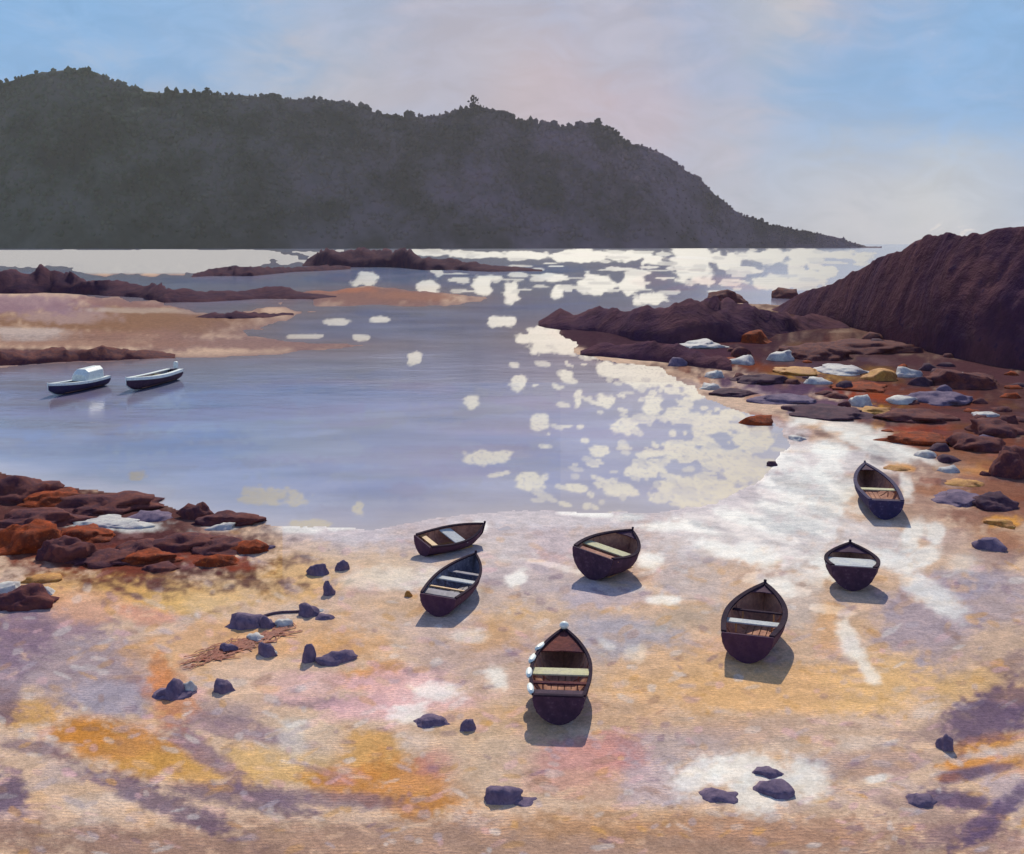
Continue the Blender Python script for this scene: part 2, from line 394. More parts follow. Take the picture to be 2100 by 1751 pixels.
for (x, y, w, h, c, a, rr_) in [(1760, 720, 900, 170, (70, 46, 52), .62, 8), (1660, 656, 240, 50, (76, 50, 54), .9, 8), (1300, 690, 420, 60, (70, 48, 58), .8, 8), (2000, 830, 320, 180, (82, 52, 50), .6, 0), (190, 1085, 640, 180, (84, 50, 50), .75, 8), (120, 1140, 300, 70, (130, 62, 42), .6, 8), (430, 1150, 180, 30, (150, 72, 46), .6, 6), (2040, 1470, 190, 90, VIO, .85, -25), (2035, 1685, 170, 34, VIO, .9, -42), (1970, 1648, 150, 28, VIO, .85, 6), (1990, 1590, 190, 22, VIO, .8, -12), (2080, 1400, 80, 30, VIO, .6, -20),
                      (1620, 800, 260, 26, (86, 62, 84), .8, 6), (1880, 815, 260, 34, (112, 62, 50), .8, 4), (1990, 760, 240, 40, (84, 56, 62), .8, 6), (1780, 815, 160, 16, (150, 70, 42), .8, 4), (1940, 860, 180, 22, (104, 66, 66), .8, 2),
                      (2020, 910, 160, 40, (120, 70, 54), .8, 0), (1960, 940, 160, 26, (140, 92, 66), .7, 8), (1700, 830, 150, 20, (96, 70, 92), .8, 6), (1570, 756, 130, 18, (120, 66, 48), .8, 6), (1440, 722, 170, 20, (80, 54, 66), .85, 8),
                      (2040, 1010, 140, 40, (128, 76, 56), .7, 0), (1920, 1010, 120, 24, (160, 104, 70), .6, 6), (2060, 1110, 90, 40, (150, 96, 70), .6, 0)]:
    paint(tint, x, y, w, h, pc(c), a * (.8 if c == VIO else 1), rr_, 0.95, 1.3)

# wetness: where the sand holds a film of water
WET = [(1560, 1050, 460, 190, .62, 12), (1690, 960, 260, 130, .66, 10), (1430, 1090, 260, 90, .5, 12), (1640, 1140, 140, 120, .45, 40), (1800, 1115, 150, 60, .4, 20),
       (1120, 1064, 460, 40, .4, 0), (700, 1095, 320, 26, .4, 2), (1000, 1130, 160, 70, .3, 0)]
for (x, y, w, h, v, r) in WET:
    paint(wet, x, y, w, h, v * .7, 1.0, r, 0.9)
POOL_GLINTS = [(1795, 918, 190, 24, 20), (1890, 940, 120, 18, 24), (1870, 1105, 36, 66, 25), (1918, 1098, 30, 42, 15), (1900, 1142, 60, 40, -20), (1975, 1160, 70, 42, 0), (1738, 1318, 40, 92, -28),
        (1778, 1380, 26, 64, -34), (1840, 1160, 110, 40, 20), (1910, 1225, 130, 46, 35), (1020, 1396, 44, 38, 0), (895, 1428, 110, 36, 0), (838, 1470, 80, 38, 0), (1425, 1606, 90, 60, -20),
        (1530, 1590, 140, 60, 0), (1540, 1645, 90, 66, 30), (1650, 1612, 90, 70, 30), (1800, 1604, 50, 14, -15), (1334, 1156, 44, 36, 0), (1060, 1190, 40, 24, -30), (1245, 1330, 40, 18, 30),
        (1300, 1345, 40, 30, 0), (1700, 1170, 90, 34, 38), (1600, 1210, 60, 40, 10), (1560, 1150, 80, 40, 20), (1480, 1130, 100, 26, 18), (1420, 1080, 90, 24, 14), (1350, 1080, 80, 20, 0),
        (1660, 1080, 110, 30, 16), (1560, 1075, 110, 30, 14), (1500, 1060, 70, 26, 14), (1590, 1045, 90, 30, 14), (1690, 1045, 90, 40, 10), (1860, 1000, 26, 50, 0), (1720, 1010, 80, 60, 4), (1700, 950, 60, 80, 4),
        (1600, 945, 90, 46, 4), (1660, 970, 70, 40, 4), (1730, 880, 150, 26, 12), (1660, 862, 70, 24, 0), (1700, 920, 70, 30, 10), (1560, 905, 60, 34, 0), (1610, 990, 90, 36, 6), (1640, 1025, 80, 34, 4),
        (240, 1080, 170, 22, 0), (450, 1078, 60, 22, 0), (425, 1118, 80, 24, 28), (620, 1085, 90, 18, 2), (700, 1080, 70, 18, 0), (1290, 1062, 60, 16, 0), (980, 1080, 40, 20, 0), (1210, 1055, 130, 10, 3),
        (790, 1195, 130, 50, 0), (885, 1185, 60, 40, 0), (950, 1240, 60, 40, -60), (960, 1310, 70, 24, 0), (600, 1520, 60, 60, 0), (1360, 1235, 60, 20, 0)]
for (x, y, w, h, r) in POOL_GLINTS:
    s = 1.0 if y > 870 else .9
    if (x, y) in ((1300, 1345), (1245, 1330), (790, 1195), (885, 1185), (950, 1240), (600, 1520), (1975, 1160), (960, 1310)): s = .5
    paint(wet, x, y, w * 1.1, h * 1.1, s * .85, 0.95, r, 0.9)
    paint(tint, x, y, w, h, pc((214, 216, 208)), 0.55 * s, r, 0.9)  # pale colour painted in for the glints on the wet pools
for k in range(90):
    x = rng.gauss(1590, 130); y = rng.gauss(1050, 75)
    paint(wet, x, y, rng.uniform(40, 120), rng.uniform(10, 26), rng.choice([1.0, .8, .25, .1]), 0.8, 14 + rng.uniform(-8, 10), 0.3)


def sheet(name, mat, Z, keep, attrs, smooth=True):
    nr, nc = Z.shape
    idx = np.arange(nr * nc).reshape(nr, nc)
    q = np.stack([idx[:-1, :-1], idx[:-1, 1:], idx[1:, 1:], idx[1:, :-1]], -1)
    kq = keep[:-1, :-1] | keep[:-1, 1:] | keep[1:, 1:] | keep[1:, :-1]
    q = q[kq]
    used = np.unique(q)
    remap = np.zeros(nr * nc, np.int64); remap[used] = np.arange(len(used))
    q = remap[q]
    co = np.stack([GX.ravel()[used], GY.ravel()[used], Z.ravel()[used]], -1)
    me = bpy.data.meshes.new(name)
    me.vertices.add(len(co)); me.vertices.foreach_set('co', co.astype(np.float32).ravel())
    me.loops.add(q.size); me.loops.foreach_set('vertex_index', q.astype(np.int32).ravel())
    me.polygons.add(len(q)); me.polygons.foreach_set('loop_start', np.arange(0, q.size, 4, dtype=np.int32))
    me.polygons.foreach_set('use_smooth', np.full(len(q), smooth))
    for an, av in attrs.items():
        if av.ndim == 3:
            at_ = me.attributes.new(an, 'FLOAT_COLOR', 'POINT')
            d = np.ones((len(used), 4), np.float32); d[:, :3] = av.reshape(-1, 3)[used]
            at_.data.foreach_set('color', d.ravel())
        else:
            at_ = me.attributes.new(an, 'FLOAT', 'POINT')
            at_.data.foreach_set('value', av.ravel()[used].astype(np.float32))
    me.update(calc_edges=True)
    me.materials.append(mat)
    o = bpy.data.objects.new(name, me)
    C.objects.link(o)
    return o


def new_mat(name):
    m = bpy.data.materials.new(name)
    m.use_nodes = True
    return m, NT(m.node_tree)


def finish(g, **ins):
    b = g.n('ShaderNodeBsdfPrincipled', None, **ins)
    o = g.n('ShaderNodeOutputMaterial')
    g.t.links.new(b.outputs[0], o.inputs[0])
    return b


def sand_material():
    m, g = new_mat('sand')
    t = g.n('ShaderNodeAttribute', {'attribute_name': 'tint'}).outputs['Color']
    w = g.n('ShaderNodeAttribute', {'attribute_name': 'wet'}).outputs['Fac']
    pos = g.n('ShaderNodeNewGeometry').outputs['Position']
    n1 = g.n('ShaderNodeTexNoise', None, Vector=pos, Scale=1.6, Detail=7.0, Roughness=0.68, Distortion=0.4)
    n2 = g.n('ShaderNodeTexNoise', None, Vector=pos, Scale=11.0, Detail=4.0, Roughness=0.7)
    n3 = g.n('ShaderNodeTexNoise', None, Vector=pos, Scale=45.0, Detail=2.0, Roughness=0.6)
    k = g.math('MULTIPLY', g.ramp(n1.outputs[0], 0.3, 0.7, 0.82, 1.16), g.ramp(n2.outputs[0], 0.3, 0.7, 0.84, 1.14))
    k = g.math('MULTIPLY', k, g.ramp(n3.outputs[0], 0.3, 0.7, 0.86, 1.12))
    kc = g.n('ShaderNodeCombineColor', None, Red=k, Green=k, Blue=k).outputs[0]
    c = g.mix(1.0, t, kc, 'MULTIPLY')
    # grains: hue drift
    hue = g.mix(g.ramp(n1.outputs[0], 0.45, 0.75, 0.0, 0.35), c, g.mix(1.0, c, (1.12, 0.98, 0.80, 1), 'MULTIPLY'))
    dry = g.math('SUBTRACT', 1.0, w, True)
    rip = g.n('ShaderNodeTexWave', {'bands_direction': 'Y', 'wave_profile': 'SIN'}, Vector=pos, Scale=2.6, Distortion=7.0, Detail=3.0, Detail_Scale=1.2).outputs['Fac']
    rip = g.math('MULTIPLY', rip, g.ramp(n1.outputs[0], 0.4, 0.65, 0.0, 0.009))
    hgt = g.math('ADD', g.math('ADD', rip, g.math('MULTIPLY', n1.outputs[0], 0.06)), g.math('ADD', g.math('MULTIPLY', n2.outputs[0], 0.03), g.math('MULTIPLY', n3.outputs[0], 0.006)))
    bmp = g.n('ShaderNodeBump', None, Strength=g.mixf(w, 0.75, 0.12), Distance=1.0, Height=hgt).outputs[0]
    drys = g.n('ShaderNodeBsdfPrincipled', None, Base_Color=hue, Roughness=0.95, Specular_IOR_Level=0.0, Normal=bmp)
    wets = g.n('ShaderNodeBsdfPrincipled', None, Base_Color=hue, Roughness=0.62, Specular_IOR_Level=0.40, Normal=bmp)
    mx = g.n('ShaderNodeMixShader', None, Fac=w)
    g.t.links.new(drys.outputs[0], mx.inputs[1]); g.t.links.new(wets.outputs[0], mx.inputs[2])
    o = g.n('ShaderNodeOutputMaterial'); g.t.links.new(mx.outputs[0], o.inputs[0])
    return m


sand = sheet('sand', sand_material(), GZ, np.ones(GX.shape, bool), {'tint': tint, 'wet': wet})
sand['kind'] = 'structure'
sand['label'] = 'ochre, pink and mauve wet sand of the beach'

# ------------------------------------------------------------------ water
wt = np.zeros(GX.shape + (3,)); wt[:] = lin((148, 153, 174)) * 0.8
WC = 0.8
def wc(c): return lin(c) * WC
WAT = [(150, 860, 420, 150, (150, 136, 146), .8, 0), (60, 800, 260, 60, (146, 128, 138), .7, 0), (330, 900, 300, 30, (120, 112, 140), .6, -3), (640, 820, 700, 60, (120, 134, 184), .6, 0), (500, 850, 500, 30, (140, 128, 168), .5, -3),
       (420, 960, 420, 30, (128, 122, 150), .6, -4), (220, 985, 200, 40, (84, 108, 140), .85, 8), (330, 1010, 180, 26, (130, 124, 142), .7, 8), (620, 1000, 500, 40, (160, 166, 200), .6, 0), (800, 1040, 560, 50, (174, 180, 206), .8, 0),
       (560, 1050, 200, 26, (130, 140, 164), .7, 8), (1100, 1010, 360, 50, (168, 176, 206), .6, 0), (1300, 950, 340, 160, (170, 176, 202), .7, 20), (1420, 900, 260, 160, (182, 186, 204), .7, 20), (1000, 760, 300, 80, (136, 146, 186), .5, 0),
       (700, 680, 500, 60, (142, 156, 196), .6, 0), (560, 660, 220, 26, (156, 166, 200), .6, 0), (900, 560, 420, 16, (86, 124, 172), .8, 0), (1120, 552, 150, 20, (70, 112, 168), .9, 0), (760, 570, 300, 16, (100, 132, 176), .7, 0), (1080, 640, 260, 60, (126, 140, 182), .5, 0),
       (420, 575, 200, 14, (130, 140, 176), .7, 2), (1470, 575, 110, 20, (190, 130, 150), .6, 0), (1400, 590, 60, 12, (200, 130, 150), .6, 0), (1530, 590, 70, 14, (206, 130, 150), .6, 6), (1340, 575, 80, 26, (176, 150, 170), .6, 0),
       (1640, 595, 140, 26, (130, 128, 168), .6, -8), (1160, 690, 60, 14, (206, 150, 160), .7, 14), (1280, 735, 160, 14, (206, 166, 160), .7, 10), (1200, 860, 200, 60, (150, 160, 198), .5, 0), (900, 900, 400, 40, (132, 142, 182), .6, 0)]
for (x, y, w, h, c, a, r) in WAT:
    paint(wt, x, y, w, h, wc(c), a, r, 0.8)
for k in range(420):
    x, y = rng.uniform(-60, 1650), rng.uniform(520, 1080)
    s = max((y - 500) / 400, 0.1)
    c = rng.choice([(140, 150, 192), (150, 142, 176), (112, 134, 184), (168, 176, 206), (136, 126, 158), (120, 134, 180)])
    paint(wt, x, y, rng.uniform(80, 280), rng.uniform(8, 30) * s + 3, wc(c), rng.uniform(.2, .5), rng.uniform(-5, 4), 0.7)
ruf = np.zeros(GX.shape)
# shallows: the bed shows through towards the sand
sh = np.exp(np.minimum(LDn, 0) / np.where(GY < 90, np.where(PX > 1150, 7.0, 4.0), 12.0))[..., None] * np.where(GY < 300, 0.9, 0.5)[..., None]
bed = np.where((GY < 90)[..., None], wc((206, 194, 192)), wc((170, 148, 148)))
wt = wt * (1 - sh) + bed * sh
paint(ruf, 1330, 900, 420, 300, .0, 1.0, 32, 0.9)
paint(ruf, 1420, 960, 360, 180, .0, 1.0, 20, 0.9)
paint(ruf, 1350, 530, 1000, 34, .0, 1.0, 0, 0.8)
paint(ruf, 1480, 570, 560, 60, .0, 1.0, 0, 0.9)
GL = [(1170, 526, 120, 22), (880, 518, 100, 12), (970, 521, 110, 12), (1075, 523, 120, 14), (1290, 526, 80, 18), (1340, 532, 46, 24), (1415, 545, 78, 66), (1490, 535, 60, 28), (1560, 526, 120, 28), (1650, 530, 76, 38), (1725, 522, 90, 18), (1768, 526, 40, 26),
      (1655, 570, 70, 34), (1585, 580, 90, 24), (1225, 580, 62, 38), (1300, 578, 46, 40), (1332, 613, 52, 24), (1140, 570, 46, 16), (1142, 598, 28, 28), (990, 590, 34, 38), (1050, 600, 34, 40), (750, 575, 40, 24), (880, 590, 36, 28), (1530, 552, 50, 14), (1700, 556, 40, 20),
      (1030, 660, 46, 18), (1075, 694, 36, 18), (1120, 700, 66, 44), (1172, 706, 60, 36), (850, 735, 24, 20), (1065, 785, 26, 26), (1160, 770, 32, 24), (970, 825, 36, 32), (1250, 757, 54, 28), (1312, 766, 60, 44), (1380, 772, 90, 40), (1430, 802, 64, 46),
      (1240, 825, 36, 30), (1186, 815, 16, 40), (1108, 866, 34, 36), (1286, 873, 48, 30), (1340, 832, 36, 34), (1390, 850, 60, 34), (1455, 868, 90, 52), (1395, 925, 80, 36), (1000, 936, 94, 28), (1085, 985, 50, 32), (1230, 925, 30, 22), (1320, 962, 70, 34), (1400, 990, 80, 34),
      (1470, 1000, 80, 30), (1520, 1015, 90, 30), (1490, 940, 90, 34), (1540, 970, 100, 28), (1545, 900, 70, 40), (1500, 850, 60, 26), (550, 1015, 110, 32), (280, 975, 36, 20), (735, 1040, 24, 28), (1430, 1030, 90, 24), (1270, 1005, 60, 20), (1180, 1000, 40, 16), (640, 1074, 80, 16),
      (690, 660, 40, 12), (780, 655, 30, 12), (740, 692, 26, 10), (620, 690, 60, 8), (1330, 930, 40, 18), (1445, 905, 40, 20), (1360, 1020, 50, 16)]
for (x, y, w, h) in GL:
    paint(ruf, x, y, w * 1.1, h * 1.1, 1.0, 1.0, 0, 0.35, 1.2)
for k in range(70):
    x = rng.gauss(1330, 150); y = rng.uniform(640, 1040)
    x += (y - 840) * 0.35
    s = 0.35 + (y - 500) / 700
    paint(ruf, x, y, rng.uniform(16, 46) * s, rng.uniform(8, 20) * s, rng.uniform(.6, 1.0), .9, rng.uniform(-10, 25), 0.3)
for k in range(190):
    y = 660 + 400 * rng.random() ** 0.8
    x = rng.gauss(1250 + (y - 660) * 0.5, 60 + (y - 660) * 0.28)
    s = 0.35 + (y - 500) / 800
    paint(ruf, x, y, rng.uniform(10, 34) * s, rng.uniform(5, 14) * s, rng.uniform(.5, 1.0), .9, rng.uniform(-6, 22), 0.3)
for k in range(110):
    x = rng.uniform(880, 1800); y = rng.uniform(512, 600)
    paint(ruf, x, y, rng.uniform(14, 50), rng.uniform(3, 10), rng.uniform(.6, 1.0), .9, 0, 0.3)


def water_material():
    m, g = new_mat('water')
    t = g.n('ShaderNodeAttribute', {'attribute_name': 'tint'}).outputs['Color']
    r = g.n('ShaderNodeAttribute', {'attribute_name': 'ruffle'}).outputs['Fac']
    pos = g.n('ShaderNodeNewGeometry').outputs['Position']
    mr = g.n('ShaderNodeMapping', None, Vector=pos)
    mr.inputs['Scale'].default_value = (1.0, 0.28, 1.0)
    nr_ = g.n('ShaderNodeTexNoise', None, Vector=mr.outputs[0], Scale=4.5, Detail=3.0, Roughness=0.7).outputs[0]
    r = g.math('MULTIPLY', r, g.ramp(nr_, 0.34, 0.5, 0.55, 1.0))
    mp = g.n('ShaderNodeMapping', None, Vector=pos)
    mp.inputs['Scale'].default_value = (0.55, 1.0, 1.0)
    n1 = g.n('ShaderNodeTexNoise', None, Vector=mp.outputs[0], Scale=0.7, Detail=5.0, Roughness=0.6, Distortion=0.5)
    n2 = g.n('ShaderNodeTexNoise', None, Vector=mp.outputs[0], Scale=0.12, Detail=4.0, Roughness=0.6)
    hgt = g.math('ADD', g.math('MULTIPLY', n1.outputs[0], 0.10), g.math('MULTIPLY', n2.outputs[0], 0.25))
    bmp = g.n('ShaderNodeBump', None, Strength=g.mixf(r, 0.14, 0.3), Distance=1.0, Height=hgt).outputs[0]
    k = g.ramp(n2.outputs[0], 0.3, 0.7, 0.85, 1.15)
    c = g.mix(1.0, t, g.n('ShaderNodeCombineColor', None, Red=k, Green=k, Blue=k).outputs[0], 'MULTIPLY')
    calm = g.n('ShaderNodeBsdfPrincipled', None, Base_Color=c, Roughness=0.12, IOR=1.33, Normal=bmp)
    dk = g.mix(1.0, c, (0.62, 0.56, 0.40, 1), 'MULTIPLY')
    ruffled = g.n('ShaderNodeBsdfPrincipled', None, Base_Color=dk, Roughness=0.62, Specular_IOR_Level=1.0, IOR=1.33, Normal=bmp)
    mx = g.n('ShaderNodeMixShader', None, Fac=r)
    g.t.links.new(calm.outputs[0], mx.inputs[1]); g.t.links.new(ruffled.outputs[0], mx.inputs[2])
    o = g.n('ShaderNodeOutputMaterial'); g.t.links.new(mx.outputs[0], o.inputs[0])
    return m


keep = (LDn < 1.0) | (GZ < 0.05)
water = sheet('water', water_material(), np.zeros(GX.shape), keep & (PY < 1150), {'tint': wt, 'ruffle': ruf})
water['kind'] = 'structure'
water['label'] = 'lavender blue water of the bay with sun glitter'


# ------------------------------------------------------------------ materials for things
def mottled(name, c1, c2, scale=2.0, rough=0.8, spec=0.3, bump=0.3, dist=0.1, fleck=None, k=0.9):
    m, g = new_mat(name)
    pos = g.n('ShaderNodeTexCoord').outputs['Object']
    n1 = g.n('ShaderNodeTexNoise', None, Vector=pos, Scale=scale, Detail=6.0, Roughness=0.65, Distortion=0.5)
    n2 = g.n('ShaderNodeTexNoise', None, Vector=pos, Scale=scale * 5, Detail=4.0, Roughness=0.7)
    c = g.mix(g.ramp(n1.outputs[0], 0.35, 0.65), rgba(c1, k), rgba(c2, k))
    if fleck:
        c = g.mix(g.ramp(n2.outputs[0], 0.58, 0.68, 0, 0.8), c, rgba(fleck, k))
    v = g.ramp(n2.outputs[0], 0.3, 0.7, 0.82, 1.15)
    c = g.mix(1.0, c, g.n('ShaderNodeCombineColor', None, Red=v, Green=v, Blue=v).outputs[0], 'MULTIPLY')
    hgt = g.math('ADD', n1.outputs[0], g.math('MULTIPLY', n2.outputs[0], 0.3))
    b = g.n('ShaderNodeBump', None, Strength=bump, Distance=dist, Height=hgt).outputs[0]
    finish(g, Base_Color=c, Roughness=rough, Specular_IOR_Level=spec, Normal=b)
    return m


M = {}
def wood_material(name, left, right, v):
    m, g = new_mat(name)
    pos = g.n('ShaderNodeNewGeometry').outputs['Position']
    x = g.n('ShaderNodeSeparateXYZ', None, Vector=pos).outputs[0]
    n1 = g.n('ShaderNodeTexNoise', None, Vector=pos, Scale=0.006, Detail=5.0, Roughness=0.6).outputs[0]
    k = g.math('ADD', g.ramp(x, -1300.0, 500.0), g.math('MULTIPLY', g.math('SUBTRACT', n1, 0.5), 1.4), True)
    c = g.mix(k, rgba(left), rgba(right))
    w = g.ramp(n1, 0.35, 0.65, 1 - v, 1 + v)
    c = g.mix(1.0, c, g.n('ShaderNodeCombineColor', None, Red=w, Green=w, Blue=w).outputs[0], 'MULTIPLY')
    finish(g, Base_Color=c, Roughness=0.98, Specular_IOR_Level=0.02)
    return m


M['forest'] = wood_material('hill_foliage', (62, 76, 56), (98, 80, 90), 0.42)
M['hill'] = wood_material('hill_ground', (64, 72, 58), (98, 80, 90), 0.42)
M['headland'] = mottled('headland_rock', (76, 48, 68), (98, 62, 70), 0.12, 0.95, 0.02, 0.9, 0.9, fleck=(60, 40, 62))
M['reef'] = mottled('reef_rock', (66, 42, 62), (90, 56, 66), 0.25, 0.95, 0.03, 0.6, 0.4, fleck=(50, 36, 52))
M['maroon'] = mottled('maroon_rock', (84, 50, 60), (116, 66, 60), 1.4, 0.9, 0.08, 0.5, 0.12, fleck=(128, 66, 50))
M['rust'] = mottled('rust_weed_rock', (160, 70, 36), (112, 56, 42), 1.6, 0.9, 0.08, 0.5, 0.12, fleck=(186, 96, 44))
M['violet'] = mottled('violet_stone', (100, 86, 110), (132, 112, 130), 2.2, 0.9, 0.1, 0.4, 0.08, fleck=(80, 68, 90))
M['ochre'] = mottled('ochre_stone', (196, 140, 66), (170, 112, 60), 1.6, 0.8, 0.25, 0.4, 0.1, fleck=(214, 170, 96))
M['pale'] = mottled('pale_stone', (206, 202, 192), (170, 162, 166), 1.2, 0.75, 0.25, 0.4, 0.1, fleck=(140, 122, 124), k=0.9)
M['slate'] = mottled('slate_stone', (70, 50, 66), (96, 66, 76), 1.2, 0.9, 0.08, 0.4, 0.1, fleck=(70, 64, 84))
M['weed'] = mottled('seaweed', (160, 84, 62), (132, 66, 54), 3.0, 0.7, 0.3, 0.5, 0.05, fleck=(190, 120, 90))
M['rope'] = mottled('rope', (110, 88, 100), (90, 74, 90), 6.0, 0.9, 0.1, 0.4, 0.02)
M['hull'] = mottled('violet_hull_paint', (66, 48, 68), (82, 58, 76), 1.4, 0.8, 0.1, 0.25, 0.03, fleck=(92, 72, 88))
M['hull_plum'] = mottled('plum_hull_paint', (76, 50, 74), (90, 62, 78), 1.4, 0.8, 0.1, 0.25, 0.03, fleck=(60, 44, 64))
M['hull_navy'] = mottled('navy_hull_paint', (52, 48, 84), (66, 54, 84), 1.4, 0.8, 0.1, 0.25, 0.03, fleck=(84, 78, 108))
M['inside'] = mottled('brown_boards', (196, 146, 122), (158, 112, 100), 2.0, 0.85, 0.1, 0.3, 0.03, fleck=(190, 140, 110))
M['inside_grey'] = mottled('grey_boards', (128, 122, 136), (98, 92, 108), 2.0, 0.7, 0.3, 0.3, 0.03, fleck=(176, 170, 170))
M['rim'] = mottled('dark_rim_paint', (46, 34, 50), (62, 46, 58), 2.0, 0.9, 0.06, 0.25, 0.02)
M['seat'] = mottled('cream_thwart_paint', (214, 208, 160), (196, 190, 160), 3.0, 0.8, 0.15, 0.3, 0.02, fleck=(170, 160, 136))
M['seat_wht'] = mottled('white_thwart_paint', (208, 208, 200), (186, 188, 192), 3.0, 0.8, 0.15, 0.3, 0.02, fleck=(160, 156, 160))
M['white'] = mottled('white_paint', (232, 238, 228), (214, 222, 218), 2.0, 0.5, 0.5, 0.15, 0.02, k=0.95)
M['timber'] = mottled('honey_timber', (222, 178, 116), (190, 136, 86), 3.0, 0.6, 0.3, 0.3, 0.02)


def mesh_obj(name, verts, faces, mat, parent=None, smooth=True, mats=None):
    me = bpy.data.meshes.new(name)
    me.from_pydata([tuple(map(float, v)) for v in verts], [], faces)
    me.update()
    me.polygons.foreach_set('use_smooth', [smooth] * len(me.polygons))
    me.materials.append(mat)
    o = bpy.data.objects.new(name, me)
    C.objects.link(o)
    if parent:
        o.parent = parent
    return o


def tag(o, label, cat, group=None):
    o['label'] = label
    o['category'] = cat
    if group:
        o['group'] = group
    return o


# ------------------------------------------------------------------ the far wooded hill
def interp(pts, x):
    xs, ys = zip(*pts)
    return np.interp(x, xs, ys)


RIDGE = [(-700, 260), (-300, 200), (-60, 190), (0, 172), (50, 154), (100, 147), (150, 143), (200, 150), (240, 170), (300, 186), (350, 192), (400, 190), (480, 194), (560, 200), (620, 204), (690, 206), (730, 216), (780, 234), (830, 240), (870, 240), (910, 234),
         (960, 225), (1000, 222), (1040, 230), (1060, 246), (1120, 254), (1170, 260), (1210, 250), (1240, 256), (1262, 270), (1285, 292), (1340, 304), (1372, 322), (1405, 348), (1440, 372), (1470, 402), (1500, 426), (1530, 444), (1580, 460), (1640, 472), (1700, 483), (1745, 496), (1775, 507), (1800, 514)]
D0, D1, D2 = 2550.0, 3150.0, 4300.0
hx = np.arange(-700, 1812, 6.0)
ts = np.concatenate([np.linspace(0, 1, 46), np.linspace(1.08, 2, 10)])
HV = np.zeros((len(ts), len(hx), 3))
for j, x in enumerate(hx):
    e = (HOR - interp(RIDGE, x)) / F / (math.cos(PITCH) ** 1)      # near-linear for small angles
    d = ray(x, interp(RIDGE, x))
    top = max(H + D1 * d[2] / d[1], 0.5)
    for i, t in enumerate(ts):
        if t <= 1:
            d0 = D1 - max(30.0, top * 0.95)
            dist = d0 + (D1 - d0) * t
            z = top * (t ** 0.85)
        else:
            dist = D1 + (D2 - D1) * (t - 1)
            z = top * (1 - (t - 1) ** 1.3)
        HV[i, j] = (d[0] / d[1] * dist, dist, z)
gul = fbm(HV[..., 0] / 120 + HV[..., 1] / 300, HV[..., 1] / 420, 41, 5) - 0.5
env = np.sin(np.clip(ts, 0, 1) * math.pi)[:, None]
HV[..., 1] += gul * np.clip(HV[45:46, :, 2] * 0.5, 20, 150) * env
HV[..., 2] += (fbm(HV[..., 0] / 26, HV[..., 1] / 60, 44, 3) - 0.5) * 12 * np.clip(ts * 6, 0, 1)[:, None]
HV[0, :, 2] = -2.0
nr, nc = HV.shape[:2]
fa = [(i * nc + j, i * nc + j + 1, (i + 1) * nc + j + 1, (i + 1) * nc + j) for i in range(nr - 1) for j in range(nc - 1)]
hill = mesh_obj('hill', HV.reshape(-1, 3), fa, M['hill'])
hill['kind'] = 'structure'
hill['label'] = 'long dark wooded hill behind the bay'

# the wood on it: tree crowns as noisy clumps
ico = bmesh.new()
bmesh.ops.create_icosphere(ico, subdivisions=1, radius=1.0)
ICO_V = np.array([v.co[:] for v in ico.verts]); ICO_F = np.array([[v.index for v in f.verts] for f in ico.faces])
ico.free()
nrng = np.random.default_rng(7)


def clumps(centres, sizes, jitter=0.35):
    vs, fs = [], []
    for k, (c, s) in enumerate(zip(centres, sizes)):
        v = ICO_V * (1 + nrng.uniform(-jitter, jitter, (len(ICO_V), 1)))
        v = v * np.array([s, s, s * nrng.uniform(0.8, 1.4)]) + c
        vs.append(v); fs.append(ICO_F + k * len(ICO_V))
    return np.concatenate(vs), [tuple(map(int, f)) for f in np.concatenate(fs)]


cen, siz = [], []
for k in range(9000):
    j = nrng.integers(0, nc); i = int(45 * nrng.uniform(0.02, 1.0) ** 0.75)
    p = HV[i, j].copy()
    if p[2] < 4: continue
    s = nrng.uniform(3.0, 8.5) * (0.6 if hx[j] > 1350 else 1.0)
    if hx[j] > 1500: s *= 0.6
    p[0] += nrng.uniform(-5, 5)
    p[2] += s * 0.15
    cen.append(p); siz.append(s)
for k in range(700):                                    # along the crest
    j = nrng.integers(0, nc); p = HV[45 - nrng.integers(0, 2), j].copy()
    if p[2] < 6: continue
    big = 1.0 if hx[j] < 1300 else 0.6
    s = nrng.uniform(2.5, 8.0) * big * (0.45 + 1.1 * float(vnoise(np.array([hx[j] / 38]), np.array([3.0]), 2)[0]))
    p[2] += s * nrng.uniform(0.0, 0.6)
    cen.append(p); siz.append(s)
v, f = clumps(cen, siz)
wood = mesh_obj('forest', v, f, M['forest'])
wood['kind'] = 'stuff'
wood['label'] = 'dark trees covering the far hill'


